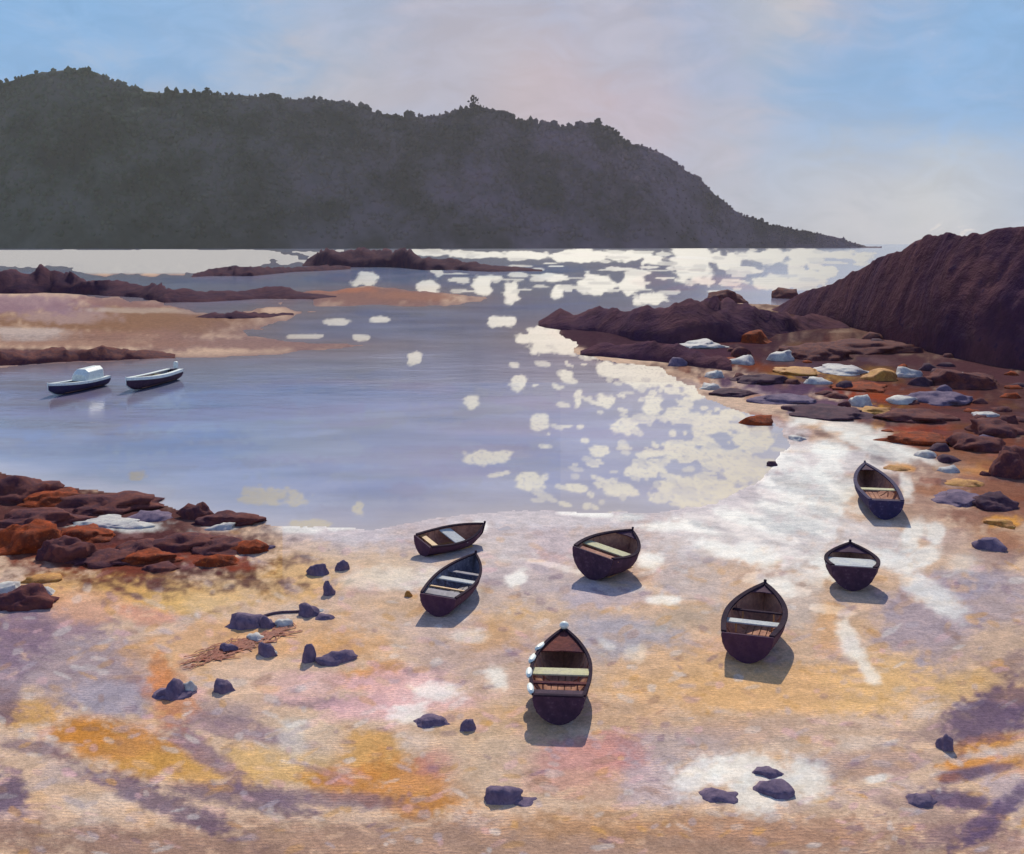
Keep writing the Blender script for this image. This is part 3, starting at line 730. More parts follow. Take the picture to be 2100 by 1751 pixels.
# one taller tree that stands out of the ridge
def hill_tree(px, py_base, py_top, label):
    d = ray(px, py_base)
    base = np.array([d[0] / d[1] * D1, D1, H + D1 * d[2] / d[1]])
    hgt = (py_base - py_top) / F * D1
    root = bpy.data.objects.new('tree', None); C.objects.link(root)
    root.location = base - np.array([0, 0, 4.0])
    tag(root, label, 'tree')
    n = 8
    vs, fs = [], []
    for i in range(6):
        z = (hgt * 0.8 + 4) * i / 5; r = 1.3 * (1 - i / 6.5)
        vs += [(r * math.cos(2 * math.pi * q / n) + 0.7 * math.sin(i), r * math.sin(2 * math.pi * q / n), z) for q in range(n)]
    for i in range(5):
        fs += [(i * n + q, i * n + (q + 1) % n, (i + 1) * n + (q + 1) % n, (i + 1) * n + q) for q in range(n)]
    mesh_obj('trunk', vs, fs, M['hill'], root)
    cc, ss = [], []
    for k in range(60):
        t = nrng.uniform(0.1, 0.95)
        rr = hgt * 0.7 * (1.15 - t) + 2.0
        a = nrng.uniform(0, 6.28)
        cc.append(np.array([rr * math.cos(a) * nrng.uniform(0, 1), rr * math.sin(a) * nrng.uniform(0, 1), 4 + hgt * t]))
        ss.append(nrng.uniform(1.6, 4.2) * (1.25 - 0.6 * t))
    v, f = clumps(cc, ss, 0.4)
    mesh_obj('crown', v, f, M['forest'], root, smooth=False)


hill_tree(972, 226, 196, 'tall pointed tree rising highest above the ridge of the dark hill')
hill_tree(425, 196, 180, 'low bushy tree standing on the ridge near the left of the dark hill')
hill_tree(1226, 256, 242, 'small tree on the last knoll where the ridge starts to drop')


# ------------------------------------------------------------------ rocks
def rock_mesh(seed, sx, sy, sz, sub=3, rug=0.28, flat=0.35):
    bm = bmesh.new()
    bmesh.ops.create_icosphere(bm, subdivisions=sub, radius=1.0)
    off = Vector((seed * 3.17 % 50, seed * 7.31 % 50, seed * 1.93 % 50))
    cuts = []
    rr = random.Random(seed)
    for k in range(7):
        n = Vector((rr.gauss(0, 1), rr.gauss(0, 1), abs(rr.gauss(0, .8)))).normalized()
        cuts.append((n, rr.uniform(0.62, 0.92)))
    for v in bm.verts:
        p = v.co.copy()
        for n, d in cuts:
            e = p.dot(n) - d
            if e > 0:
                p -= n * e * 0.9
        nz = mnoise.fractal(p * 1.6 + off, 0.8, 2.0, 4)
        p *= 1 + rug * nz
        if p.z < 0:
            p.z *= flat
        v.co = Vector((p.x * sx, p.y * sy, p.z * sz))
    me = bpy.data.meshes.new('rock')
    bm.to_mesh(me); bm.free()
    me.polygons.foreach_set('use_smooth', [True] * len(me.polygons))
    return me


rock_seed = [100]


def rock(px, py, w, h, mat, label, group, rot=0.0, depth=None, name='rock', sub=3, rug=0.28, cat='rock'):
    """A boulder whose foot is at a picture point and whose width and height are given in picture pixels."""
    rock_seed[0] += 1
    z = ground_z(px, py)
    p = at(px, py)
    s = math.hypot(math.hypot(p[0], p[1]), H) / F
    sx = w * s / 2
    el = math.atan2(H, p[1])
    sy = depth * s / 2 if depth else sx * 0.7
    hz = max((h * s - 2 * sy * math.sin(el) * 0.8) / math.cos(el), h * s * 0.45) / 1.0
    me = rock_mesh(rock_seed[0], sx, sy, hz, sub, rug)
    me.materials.append(M[mat])
    o = bpy.data.objects.new(name, me)
    C.objects.link(o)
    o.location = (p[0], p[1] + sy * 0.8, z - 0.02)
    o.rotation_euler = (0, 0, R(rot))
    tag(o, label, cat, group)
    return o


# right-hand headland, a dark steep hill
def headland():
    RD = [(1560, 642), (1590, 632), (1620, 614), (1650, 598), (1690, 588), (1735, 566), (1770, 548), (1800, 532), (1850, 512), (1880, 490), (1915, 484), (1945, 474), (1965, 484), (2010, 486), (2045, 474), (2080, 468), (2120, 462), (2300, 432), (2700, 400)]
    BS = [(1560, 640), (1620, 652), (1700, 672), (1800, 700), (1900, 722), (2000, 745), (2100, 762), (2300, 800), (2700, 860)]
    xs = np.arange(1560, 2640, 5.0)
    tt = np.concatenate([np.linspace(0, 1, 30), np.linspace(1.1, 2.0, 10)])
    V = np.zeros((len(tt), len(xs), 3))
    for j, x in enumerate(xs):
        yb, yr = interp(BS, x), interp(RD, x)
        b = at(x, yb)
        d = ray(x, yr)
        D_f = b[1]
        D_r = D_f + 5 + 0.045 * (x - 1560) ** 0.8
        top = max(H + D_r * d[2] / d[1], 0.3)
        db = ray(x, yb)
        for i, t in enumerate(tt):
            if t <= 1:
                dist = D_f + (D_r - D_f) * t
                z = top * min(1, (1.02 * t) ** 0.62) if t < 1 else top
                lat = db[0] / db[1] * (1 - t) + d[0] / d[1] * t
            else:
                dist = D_r + min(70, 3 + top * 6) * (t - 1)
                z = top * (1 - 0.9 * (t - 1) ** 1.5)
                lat = d[0] / d[1]
            V[i, j] = (lat * dist, dist, z)
    n1 = fbm(V[..., 0] / 6 + V[..., 2] / 5, V[..., 2] / 1.8 - V[..., 0] / 30, 61, 5) - 0.5
    env = np.clip(np.minimum(tt, 2 - tt) * 5, 0.08, 1)[:, None]
    V[..., 1] += n1 * 2.0 * env * np.clip((xs - 1580) / 120, 0.05, 1)[None, :]
    V[..., 2] += (fbm(V[..., 0] / 2.2, V[..., 1] / 2.2, 66, 4) - 0.5) * 1.3 * env * np.clip((xs - 1580) / 120, 0.05, 1)[None, :]
    V[0, :, 2] = -0.5
    nr, nc = V.shape[:2]
    fa = [(i * nc + j, i * nc + j + 1, (i + 1) * nc + j + 1, (i + 1) * nc + j) for i in range(nr - 1) for j in range(nc - 1)]
    o = mesh_obj('headland', V.reshape(-1, 3), fa, M['headland'])
    o['kind'] = 'structure'
    o['label'] = 'steep dark maroon headland at the right of the bay'


headland()


def reef(name, pts, mat, label, thick=6.0, seed=0, group='dark reefs on the far side of the bay'):
    """A low ragged rock ridge: pts = (px, base row, top row) along its length."""
    xs = np.arange(pts[0][0], pts[-1][0] + 1, 4.0)
    base = np.interp(xs, [p[0] for p in pts], [p[1] for p in pts])
    topr = np.interp(xs, [p[0] for p in pts], [p[2] for p in pts])
    prof = [(0, -.3), (.08, .25), (.2, .5), (.35, .8), (.5, 1.0), (.65, .85), (.8, .5), (1.0, -.3)]
    V = np.zeros((len(prof), len(xs), 3))
    for j, (x, yb, yt) in enumerate(zip(xs, base, topr)):
        b = at(x, yb)
        dist = b[1]
        hz = (yb - yt) / F * dist
        en = min(1, (j + 1) / 8, (len(xs) - j) / 8)
        for i, (t, zz) in enumerate(prof):
            dd = dist + thick * t * (0.35 + 0.65 * en)
            V[i, j] = (b[0] / b[1] * dd, dd, zz * hz)
    sc = np.mean(base - topr) / F * V[0, :, 1].mean()
    n = fbm(V[..., 0] / (sc * 1.3) + 4, V[..., 1] / (sc * 1.5), 70 + seed, 4) - 0.5
    V[1:-1, :, 2] *= 1 + 1.1 * n[1:-1]
    V[..., 1] += (fbm(V[..., 0] / (sc * 2) + 9, V[..., 2] / sc, 90 + seed, 3) - 0.5) * thick * 0.4
    nr, nc = V.shape[:2]
    fa = [(i * nc + j, i * nc + j + 1, (i + 1) * nc + j + 1, (i + 1) * nc + j) for i in range(nr - 1) for j in range(nc - 1)]
    o = mesh_obj(name, V.reshape(-1, 3), fa, M[mat])
    tag(o, label, 'reef', group)
    return o


reef('reef', [(-300, 604, 560), (0, 604, 560), (60, 604, 556), (110, 602, 548), (150, 604, 558), (200, 606, 574), (240, 608, 582), (300, 612, 590), (320, 616, 586), (345, 620, 592), (420, 620, 602), (520, 614, 598), (580, 612, 594), (640, 616, 606), (690, 614, 611)], 'reef',
     'long maroon reef with a humped left end, in front of the pale painted far sheen', 22, 1)
reef('reef', [(395, 568, 564), (440, 566, 552), (520, 566, 548), (600, 558, 550), (650, 556, 546), (720, 552, 546)], 'reef', 'thin dark reef streak left of and below the humped far reef', 30, 2)
reef('reef', [(620, 546, 542), (645, 546, 522), (680, 548, 508), (720, 548, 510), (760, 548, 513), (800, 548, 512), (830, 550, 516), (870, 554, 530), (930, 554, 534), (965, 556, 538), (1010, 558, 546), (1070, 556, 550), (1115, 556, 554)], 'reef',
     'farthest dark reef, just under the foot of the wooded hill', 40, 3)
reef('reef', [(-200, 752, 724), (0, 752, 724), (60, 748, 722), (110, 744, 716), (160, 742, 718), (230, 740, 716), (300, 736, 722), (360, 734, 728)], 'maroon', 'maroon rock edge of the sandbank behind the moored boats', 5, 4, None)
reef('reef', [(400, 656, 652), (430, 657, 645), (480, 657, 642), (540, 654, 646), (600, 648, 644)], 'reef', 'small brown rock streak on the middle of the sandbank', 8, 5, None)
reef('reef', [(1104, 668, 660), (1120, 672, 650), (1150, 676, 640), (1175, 678, 655), (1220, 682, 640), (1260, 690, 644), (1300, 700, 640), (1380, 704, 628), (1430, 704, 618), (1470, 704, 600), (1495, 704, 598), (1530, 704, 622), (1570, 700, 640), (1620, 696, 650), (1680, 690, 660), (1740, 690, 676)], 'headland',
     'dark jagged rock spit running out from the headland', 16, 6, None)
reef('reef', [(1190, 728, 722), (1230, 732, 712), (1290, 738, 712), (1340, 742, 708), (1400, 750, 716), (1450, 756, 730), (1500, 760, 742)], 'headland', 'low dark rock ledge on the near side of the spit, at the water', 6, 7, None)

SH = 'stones along the right shore'
RIGHT = [
    (1445, 716, 110, 30, 'pale', 'long pale slab lying below the dark spit of rock'), (1385, 740, 44, 32, 'pale', 'small white upright stone at the water side of the dark spit'),
    (1608, 742, 66, 40, 'pale', 'rounded grey-white boulder under the foot of the headland'), (1530, 750, 56, 36, 'pale', 'jagged cream rock left of the rounded grey-white boulder'),
    (1740, 770, 130, 36, 'pale', 'widest pale slab in front of the headland'), (1865, 776, 60, 30, 'pale', 'pale block to the right of the widest pale slab'), (1960, 780, 62, 28, 'pale', 'pale angular stone under the right end of the headland'),
    (1680, 790, 62, 24, 'pale', 'white-grey stone on the ochre weed below the widest pale slab'), (1470, 776, 40, 24, 'pale', 'cream stone at the waterline beside dark violet rock'), (1460, 800, 50, 24, 'pale', 'flat pale stone half in the water below the cream stone'),
    (1345, 690, 150, 16, 'slate', 'long narrow grey slab on the front of the dark spit'), (1215, 664, 80, 18, 'slate', 'blue-grey slab near the outer tip of the dark spit'),
    (1860, 832, 60, 30, 'pale', 'pale pink-white stone with ochre weed at its right'), (1770, 836, 50, 36, 'pale', 'blue-white upright stone beside bright ochre weed'), (1945, 834, 130, 34, 'violet', 'wide rosy grey rock near the right edge of the shore'),
    (2030, 858, 50, 20, 'pale', 'small white stone at the far right of the shore'), (1620, 830, 140, 26, 'violet', 'low mauve ledge half awash at the edge of the glitter'), (1720, 862, 170, 34, 'slate', 'dark violet flat rock ringed by sun glitter'),
    (1905, 942, 44, 28, 'pale', 'white stone on the red weed above the farthest boat'), (1955, 972, 44, 26, 'pale', 'thin pale stone right of the farthest boat'), (1640, 905, 44, 20, 'pale', 'little blue-white stone left of the glittering flat'),
    (1585, 956, 26, 12, 'slate', 'tiny dark stone with a white edge amid the glare'), (2060, 1050, 84, 40, 'slate', 'blue-black block on the brown shore at the right edge'), (2030, 930, 130, 44, 'maroon', 'brown-maroon boulder at the right edge of the shore'),
    (2090, 985, 90, 70, 'maroon', 'dark peaked boulder cut by the right edge of the picture'), (1990, 1040, 110, 30, 'violet', 'flat grey-brown rock below the dark peaked boulder'), (2045, 1135, 66, 34, 'violet', 'small mauve rock right of the two boats on the wet flat'),
    (1560, 706, 70, 30, 'rust', 'rust-red weedy rock on the back of the dark spit'), (1500, 748, 90, 18, 'rust', 'flat rust-brown rock between the pale slabs'), (1775, 806, 140, 24, 'rust', 'flat reddish rock below the widest pale slab'),
    (1900, 916, 150, 34, 'rust', 'bright rust-red weedy rock above the farthest boat'), (1560, 872, 80, 28, 'rust', 'rust-brown rock at the water edge left of the glitter'), (1650, 772, 110, 22, 'ochre', 'ochre weedy slab in front of the rounded boulder'),
    (1815, 784, 70, 30, 'ochre', 'ochre stone between the widest slab and the pale block'), (1805, 852, 90, 20, 'ochre', 'flat bright ochre stone under the blue-white stone'), (1850, 968, 50, 16, 'ochre', 'small orange stone right of the bow of the farthest boat'),
    (2065, 1086, 60, 24, 'ochre', 'ochre stone below the blue-black block'), (1990, 1002, 70, 18, 'ochre', 'low ochre stone on brown sand at the right'),
    (1690, 740, 150, 40, 'maroon', 'broad maroon rock behind the widest pale slab'), (1820, 730, 220, 40, 'maroon', 'wide dark rock at the very foot of the headland'), (2010, 800, 160, 50, 'maroon', 'big maroon rock below the right end of the headland'),
    (1570, 790, 120, 30, 'slate', 'dark violet rock at the bend of the right shore'), (1515, 815, 90, 22, 'slate', 'dark low rock reaching into the glitter'), (1900, 868, 160, 34, 'maroon', 'flat maroon rock under the rosy grey rock'), (2070, 900, 120, 44, 'maroon', 'brown rock above the maroon boulder at the right edge'),
    (1620, 612, 60, 26, 'maroon', 'small round dark rock in the gap between spit and headland'), (1490, 624, 90, 30, 'maroon', 'dark hump on top of the rock spit'),
]
for (x, y, w, h, mt, lb) in RIGHT:
    h = h * 0.75 if mt == 'pale' else h
    rock(x, y, w, h, mt, lb, SH, rot=rng.uniform(-12, 12), depth=w * rng.uniform(.8, 1.2) if y > 760 else w * 1.2, sub=4 if w > 80 else 3)

LG = 'rocks of the left outcrop'
LEFT = [
    (20, 1030, 150, 66, 'maroon', 'tall maroon rock at the seaward left end of the outcrop'), (90, 1042, 120, 50, 'rust', 'rust-topped rock beside the tall seaward rock'), (190, 1060, 190, 62, 'maroon', 'large dark maroon rock in the middle of the outcrop'),
    (60, 1090, 170, 60, 'maroon', 'near-black rock below the tall seaward rock'), (300, 1072, 90, 30, 'violet', 'low violet rock at the water edge of the outcrop'), (400, 1066, 70, 38, 'maroon', 'black-brown wedge of rock at the waterline'),
    (455, 1082, 130, 40, 'maroon', 'maroon rock nearest the water at the right end of the outcrop'), (30, 1140, 130, 76, 'rust', 'rust-brown block at the left edge of the picture'), (120, 1158, 120, 76, 'maroon', 'dark upright rock at the foot of the outcrop'),
    (150, 1120, 120, 56, 'rust', 'rusty rock under the large dark rock'), (200, 1168, 130, 50, 'maroon', 'maroon rock with ochre sand at its foot'), (270, 1150, 110, 56, 'maroon', 'dark rock behind the long rust streak'),
    (290, 1166, 130, 34, 'rust', 'long slanting rust-coloured rock near the sand'), (360, 1135, 160, 54, 'maroon', 'wide maroon rock in the right half of the outcrop'), (440, 1140, 120, 42, 'maroon', 'dark rock right of the wide maroon rock'),
    (505, 1140, 80, 36, 'rust', 'bright rust rock at the right tip of the outcrop'), (440, 1166, 90, 34, 'rust', 'red weedy rock below the right tip'), (320, 1178, 70, 24, 'maroon', 'small dark rock lowest in the outcrop, on ochre sand'), (535, 1132, 50, 18, 'violet', 'little violet stone just beyond the right tip'),
    (75, 1062, 60, 18, 'ochre', 'small ochre rock lodged in the seaward end'), (205, 1088, 110, 22, 'pale', 'pale grey slab with a white top on the outcrop'), (270, 1086, 66, 20, 'pale', 'white stone touching the end of the pale grey slab'),
    (450, 1088, 56, 20, 'pale', 'white stone near the waterline at the outcrop right end'), (420, 1124, 84, 20, 'pale', 'slanting cream stone across the wide maroon rock'), (85, 1230, 40, 26, 'pale', 'pale stone on sand below the left edge rocks'),
    (30, 1260, 110, 60, 'maroon', 'low maroon rock at the left edge, on the sand below the outcrop'), (10, 1224, 50, 30, 'pale', 'cream stone cut by the left edge of the picture'), (70, 1205, 70, 22, 'ochre', 'ochre stone under the dark upright rock'),
]
for (x, y, w, h, mt, lb) in LEFT:
    rock(x, y, w * 1.08, h * (0.85 if h > 40 else 1), mt, lb, LG, rot=rng.uniform(-25, 25), depth=w * rng.uniform(.7, 1.1), sub=4 if w > 100 else 3, rug=0.36)

SG = 'stones scattered on the open sand'
STONES = [
    (652, 1186, 50, 32, 'violet', 'violet stone with a flat top, farthest up the sand left of the paired boats'), (700, 1176, 30, 26, 'violet', 'small violet stone just right of the flat-topped one'), (674, 1228, 26, 32, 'violet', 'upright slate-violet stone alone on the sand'),
    (630, 1272, 46, 38, 'violet', 'violet stone at the upper end of the rope'), (660, 1278, 50, 16, 'violet', 'thin flat stone against the rope-end stone'), (500, 1298, 84, 46, 'violet', 'widest violet stone at the lower end of the rope'),
    (545, 1294, 34, 30, 'violet', 'dark violet stone right of the widest violet stone'), (468, 1344, 40, 26, 'violet', 'grey-violet stone in the red weed'), (546, 1352, 46, 34, 'violet', 'squarish violet stone below the red weed'),
    (632, 1366, 30, 38, 'violet', 'tilted narrow violet stone left of a pointed one'), (682, 1370, 80, 42, 'violet', 'pointed violet stone with a pale stone on its right'), (352, 1440, 62, 44, 'violet', 'violet block with a white stone at its side, lowest on the left sand'),
    (350, 1444, 90, 20, 'violet', 'flat violet stone under the violet block'), (456, 1428, 52, 34, 'violet', 'ragged violet stone right of the violet block'), (886, 1500, 74, 34, 'violet', 'oblong dark stone left of the nearest boat'),
    (960, 1510, 38, 32, 'violet', 'small round dark stone nearer the nearest boat'), (1030, 1660, 80, 52, 'violet', 'biggest violet stone at the bottom of the sand'), (1075, 1664, 60, 14, 'violet', 'thin sliver of stone right of the biggest bottom stone'),
    (1480, 1658, 80, 30, 'violet', 'dark stone at the front of the bright pool'), (1600, 1648, 90, 44, 'violet', 'mauve stone in the right half of the bright pool'), (1580, 1606, 60, 28, 'violet', 'small mauve stone behind the bright pool'),
    (1945, 1545, 36, 36, 'violet', 'slate stone beside orange weed at lower right'), (1895, 1660, 60, 32, 'violet', 'dark stone at the lower right near the dark streaks'),
    (700, 1360, 46, 20, 'pale', 'pale stone resting against the pointed violet stone'), (386, 1428, 34, 30, 'pale', 'white stone against the side of the violet block'), (520, 1322, 44, 22, 'pale', 'white stone between the widest violet stone and the weed'),
    (580, 1292, 40, 22, 'pale', 'pale stone under the rope'), (560, 1348, 18, 12, 'pale', 'tiny white pebble at the corner of the squarish stone'), (650, 1262, 24, 12, 'pale', 'tiny white pebble on the rope-end stone'), (838, 1230, 20, 18, 'ochre', 'single orange pebble left of the lower paired boat'),
]
for (x, y, w, h, mt, lb) in STONES:
    rock(x, y, w, h, mt, lb, SG, rot=rng.uniform(-30, 30), depth=w * .8, sub=3, rug=0.3, cat='stone', name='stone')


# ------------------------------------------------------------------ tube along a path
def tube(name, pts, r, mat, parent=None, n=6):
    pts = [Vector(p) for p in pts]
    vs, fs = [], []
    for i, p in enumerate(pts):
        d = (pts[min(i + 1, len(pts) - 1)] - pts[max(i - 1, 0)]).normalized()
        a = d.cross(Vector((0, 0, 1)))
        a = a.normalized() if a.length > 1e-4 else Vector((1, 0, 0))
        b = d.cross(a)
        rr = r[i] if isinstance(r, (list, tuple)) else r
        vs += [tuple(p + a * rr * math.cos(2 * math.pi * q / n) + b * rr * math.sin(2 * math.pi * q / n)) for q in range(n)]
    for i in range(len(pts) - 1):
        fs += [(i * n + q, i * n + (q + 1) % n, (i + 1) * n + (q + 1) % n, (i + 1) * n + q) for q in range(n)]
    fs += [tuple(range(n))[::-1], tuple((len(pts) - 1) * n + q for q in range(n))]
    return mesh_obj(name, vs, fs, mat, parent)


def gpt(px, py, dz=0.0):
    p = at(px, py); p[2] = ground_z(px, py) + dz
    return p


rp = []
for t in np.linspace(0, 1, 16):
    x = 520 + (632 - 520) * t; y = 1282 - 22 * t - 14 * math.sin(t * math.pi) * (1 - t)
    rp.append(gpt(x, y, 0.03))
tag(tube('rope', rp, 0.045, M['rope']), 'old dark rope stretched between two violet stones on the sand', 'rope')

# red weed: strands washed up on the sand
wr = random.Random(3)
vs, fs = [], []
for k in range(46):
    t0 = wr.uniform(0, .7); x0 = 360 + 240 * t0; y0 = 1374 - 74 * t0 + wr.uniform(-14, 14)
    pts = [gpt(x0 + 110 * q / 7 * wr.uniform(.6, 1), y0 - 34 * q / 7 * wr.uniform(.7, 1.2) + wr.uniform(-2, 2), 0.02 + 0.02 * wr.random()) for q in range(8)]
    for q in range(7):
        a, b = Vector(pts[q]), Vector(pts[q + 1])
        w0, w1 = 0.05 * math.sin((q + .3) / 8 * 3.1), 0.05 * math.sin((q + 1.3) / 8 * 3.1)
        i = len(vs)
        vs += [a + Vector((0, w0, 0)), a + Vector((0, -w0, .0)), b + Vector((0, -w1, 0)), b + Vector((0, w1, 0)), (a + b) / 2 + Vector((0, 0, 0.03))]
        fs += [(i, i + 1, i + 4), (i + 1, i + 2, i + 4), (i + 2, i + 3, i + 4), (i + 3, i, i + 4)]
sw = mesh_obj('seaweed', vs, fs, M['weed'])
tag(sw, 'reddish seaweed strands washed up in a slanting line on the sand', 'seaweed')


# ------------------------------------------------------------------ boats
def box_verts(x0, x1, y0, y1, z0, z1):
    v = [(x0, y0, z0), (x1, y0, z0), (x1, y1, z0), (x0, y1, z0), (x0, y0, z1), (x1, y0, z1), (x1, y1, z1), (x0, y1, z1)]
    f = [(0, 3, 2, 1), (4, 5, 6, 7), (0, 1, 5, 4), (1, 2, 6, 5), (2, 3, 7, 6), (3, 0, 4, 7)]
    return v, f


def bevel(o, w):
    m = o.modifiers.new('bevel', 'BEVEL'); m.width = w; m.segments = 2
    return o


class Hull:
    """Shape of a clinker rowing boat; x runs from transom to bow."""
    def __init__(s, L, B, D, tw=0.8, rise=0.38):
        s.L, s.B, s.D, s.tw, s.rise = L, B, D, tw, rise

    def half(s, t):
        if t < 0.42:
            k = t / 0.42
            f = s.tw + (1 - s.tw) * math.sin(k * math.pi / 2)
        else:
            k = (t - 0.42) / 0.58
            f = max(1 - min(k, 1.0) ** 2.1, 0.0) ** 0.9
        return max(s.B / 2 * f, 0.02)

    def sheer(s, t):
        return s.D * (1.0 + s.rise * max(0, (t - 0.25) / 0.75) ** 2 + 0.06 * (1 - t) ** 3)

    def keel(s, t):
        return s.D * (0.02 + 0.72 * max(0, (t - 0.72) / 0.28) ** 2.4)

    def pt(s, t, u, off=0.0):
        """Point on the skin; u from 0 keel to 1 sheer; off moves it inward."""
        b, zs, zk = s.half(t), s.sheer(t), s.keel(t)
        y = b * (1 - max(1 - u, 0.0) ** 2.4) * (0.93 + 0.07 * u)
        z = zk + (zs - zk) * u ** 1.35
        # clinker steps
        st = (u * 5) % 1.0
        y += 0.018 * (st - 0.5) * (1 if off == 0 else 0) * min(1, b / 0.3)
        y = max(y - off, 0.0)
        z = z + off * 0.9 * (1 - u)
        return (t * s.L, y, z)

    def width_at(s, t, z):
        lo = 0.0
        for u in np.linspace(0, 1, 40):
            if s.pt(t, u, 0.035)[2] >= z:
                return s.pt(t, u, 0.035)[1]
        return s.half(t)


def build_boat(L, B, D, style):
    h = Hull(L, B, D, style.get('tw', 0.8), style.get('rise', 0.38))
    root = bpy.data.objects.new(style.get('name', 'rowing_boat'), None)
    C.objects.link(root)
    hm, im, rm, sm = M[style.get('hull', 'hull')], M[style.get('inside', 'inside')], M[style.get('rim', 'rim')], M[style.get('seat', 'seat')]
    NTs, NU = 26, 16
    tsx = [1 - (1 - i / NTs) ** 1.25 for i in range(NTs + 1)]
    us = [i / NU for i in range(NU + 1)]

    def skin(off, flip):
        vs, fs = [], []
        for t in tsx:
            for sgn, seq in ((-1, us[::-1]), (1, us[1:])):
                for u in seq:
                    x, y, z = h.pt(t, u, off)
                    vs.append((x, sgn * y, z))
        w = 2 * NU + 1
        for i in range(NTs):
            for j in range(w - 1):
                q = (i * w + j, i * w + j + 1, (i + 1) * w + j + 1, (i + 1) * w + j)
                fs.append(q if flip else q[::-1])
        return vs, fs, w
    v, f, w = skin(0.0, False)
    hull = mesh_obj('hull', v, f, hm, root)
    v2, f2, _ = skin(0.035, True)
    mesh_obj('lining', v2, f2, im, hull)
    # transom board
    tv, n = [], 0
    rim = [(-1, u) for u in us[::-1]] + [(1, u) for u in us[1:]]
    for dx in (-0.03, 0.03):
        for sgn, u in rim:
            x, y, z = h.pt(0.0, u)
            tv.append((dx - 0.06 * u, sgn * (y + 0.004), z + (0.0)))
    n = len(rim)
    tf = [tuple(range(n)), tuple(range(2 * n - 1, n - 1, -1))] + [(k, k + n, (k + 1) % n + n, (k + 1) % n) for k in range(n)]
    tr = mesh_obj('transom', tv, tf, hm, root, smooth=False)
    if style.get('cap'):
        b = h.half(0) * 0.96
        cv, cf = box_verts(-0.10, 0.03, -b, b, h.sheer(0) + 0.002, h.sheer(0) + 0.04)
        bevel(mesh_obj('transom_cap', cv, cf, rm, tr), 0.01)
    # gunwales
    for sgn in (-1, 1):
        pts = [(h.pt(t, 1)[0], sgn * h.pt(t, 1)[1], h.pt(t, 1)[2] + 0.012) for t in tsx]
        gw = style.get('gw', 0.055)
        vs, fs = [], []
        for i, p in enumerate(pts):
            k = gw * (1 if i < NTs - 1 else 0.7)
            x, y, z = p
            iy = sgn * max(abs(y) - k, 0.004); oy = y + sgn * 0.03
            vs += [(x, iy, z - 0.03), (x, oy, z - style.get('gh', 0.03)), (x, oy, z + 0.025), (x, iy, z + 0.025)]
        for i in range(len(pts) - 1):
            for q in range(4):
                a = (i * 4 + q, i * 4 + (q + 1) % 4, (i + 1) * 4 + (q + 1) % 4, (i + 1) * 4 + q)
                fs.append(a if sgn > 0 else a[::-1])
        fs += [(0, 1, 2, 3), tuple(len(vs) - 4 + q for q in range(4))]
        mesh_obj('gunwale', vs, fs, rm, root, smooth=False)
    # stem post
    sp = [(h.pt(t, 0)[0] + 0.03, 0, h.pt(t, 0)[2] - 0.01) for t in np.linspace(0.72, 1.0, 8)]
    sp += [(L + 0.045, 0, h.sheer(1) * 0.9), (L + 0.05, 0, h.sheer(1) + 0.10)]
    st = tube('stem', sp, [0.03] * 8 + [0.04, 0.045], rm, root)
    if style.get('stem_cap'):
        bm = bmesh.new(); bmesh.ops.create_uvsphere(bm, u_segments=14, v_segments=10, radius=0.13)
        for vv_ in bm.verts: vv_.co.z *= 0.8
        me = bpy.data.meshes.new('bow_cap'); bm.to_mesh(me); bm.free(); me.materials.append(M['white'])
        me.polygons.foreach_set('use_smooth', [True] * len(me.polygons))
        o = bpy.data.objects.new('bow_cap', me); C.objects.link(o); o.parent = st
        o.location = (L - 0.02, 0, h.sheer(1) + 0.1)
    # keel strip
    kv, kf = box_verts(0.05, L * 0.74, -0.03, 0.03, -0.03, D * 0.06)
    mesh_obj('keel', kv, kf, rm, root, smooth=False)
    # thwarts
    for (t, wd, mk) in style.get('thwarts', [(0.46, 0.26, None), (0.12, 0.34, 'inside'), (0.74, 0.2, 'inside')]):
        z = h.D * style.get('seat_z', 0.84)
        b = h.width_at(t, z) + 0.01
        tv_, tf_ = box_verts(t * L - wd / 2, t * L + wd / 2, -b, b, z, z + 0.045)
        o = mesh_obj('thwart', tv_, tf_, M[mk] if mk else sm, root, smooth=False)
        bevel(o, 0.012)
        if style.get('knees', True):
            for sgn in (-1, 1):
                kv2, kf2 = box_verts(t * L - 0.03, t * L + 0.03, sgn * b * 0.6 - 0.02, sgn * b * 0.6 + 0.02, D * 0.45, z - 0.001)
                mesh_obj('thwart_post', kv2, kf2, M['timber'] if style.get('light_posts') else im, o, smooth=False)
    # floorboards
    nb = 5
    vs, fs = [], []
    for k in range(nb):
        yc = (k - (nb - 1) / 2) * B * 0.11
        a, b2 = box_verts(0.12 * L, 0.78 * L, yc - B * 0.048, yc + B * 0.048, D * 0.2, D * 0.2 + 0.02)
        fs += [tuple(i + len(vs) for i in q) for q in b2]; vs += a
    mesh_obj('floorboards', vs, fs, M[style.get('floor', 'inside')], root, smooth=False)
    # ribs
    for t in (0.22, 0.34, 0.58, 0.68):
        for sgn in (-1, 1):
            pts = [(h.pt(t, u, 0.045)[0], sgn * h.pt(t, u, 0.045)[1], h.pt(t, u, 0.045)[2]) for u in np.linspace(0.25, 0.97, 7)]
            tube('rib', pts, 0.018, M[style.get('rib', 'inside')], hull, 5)
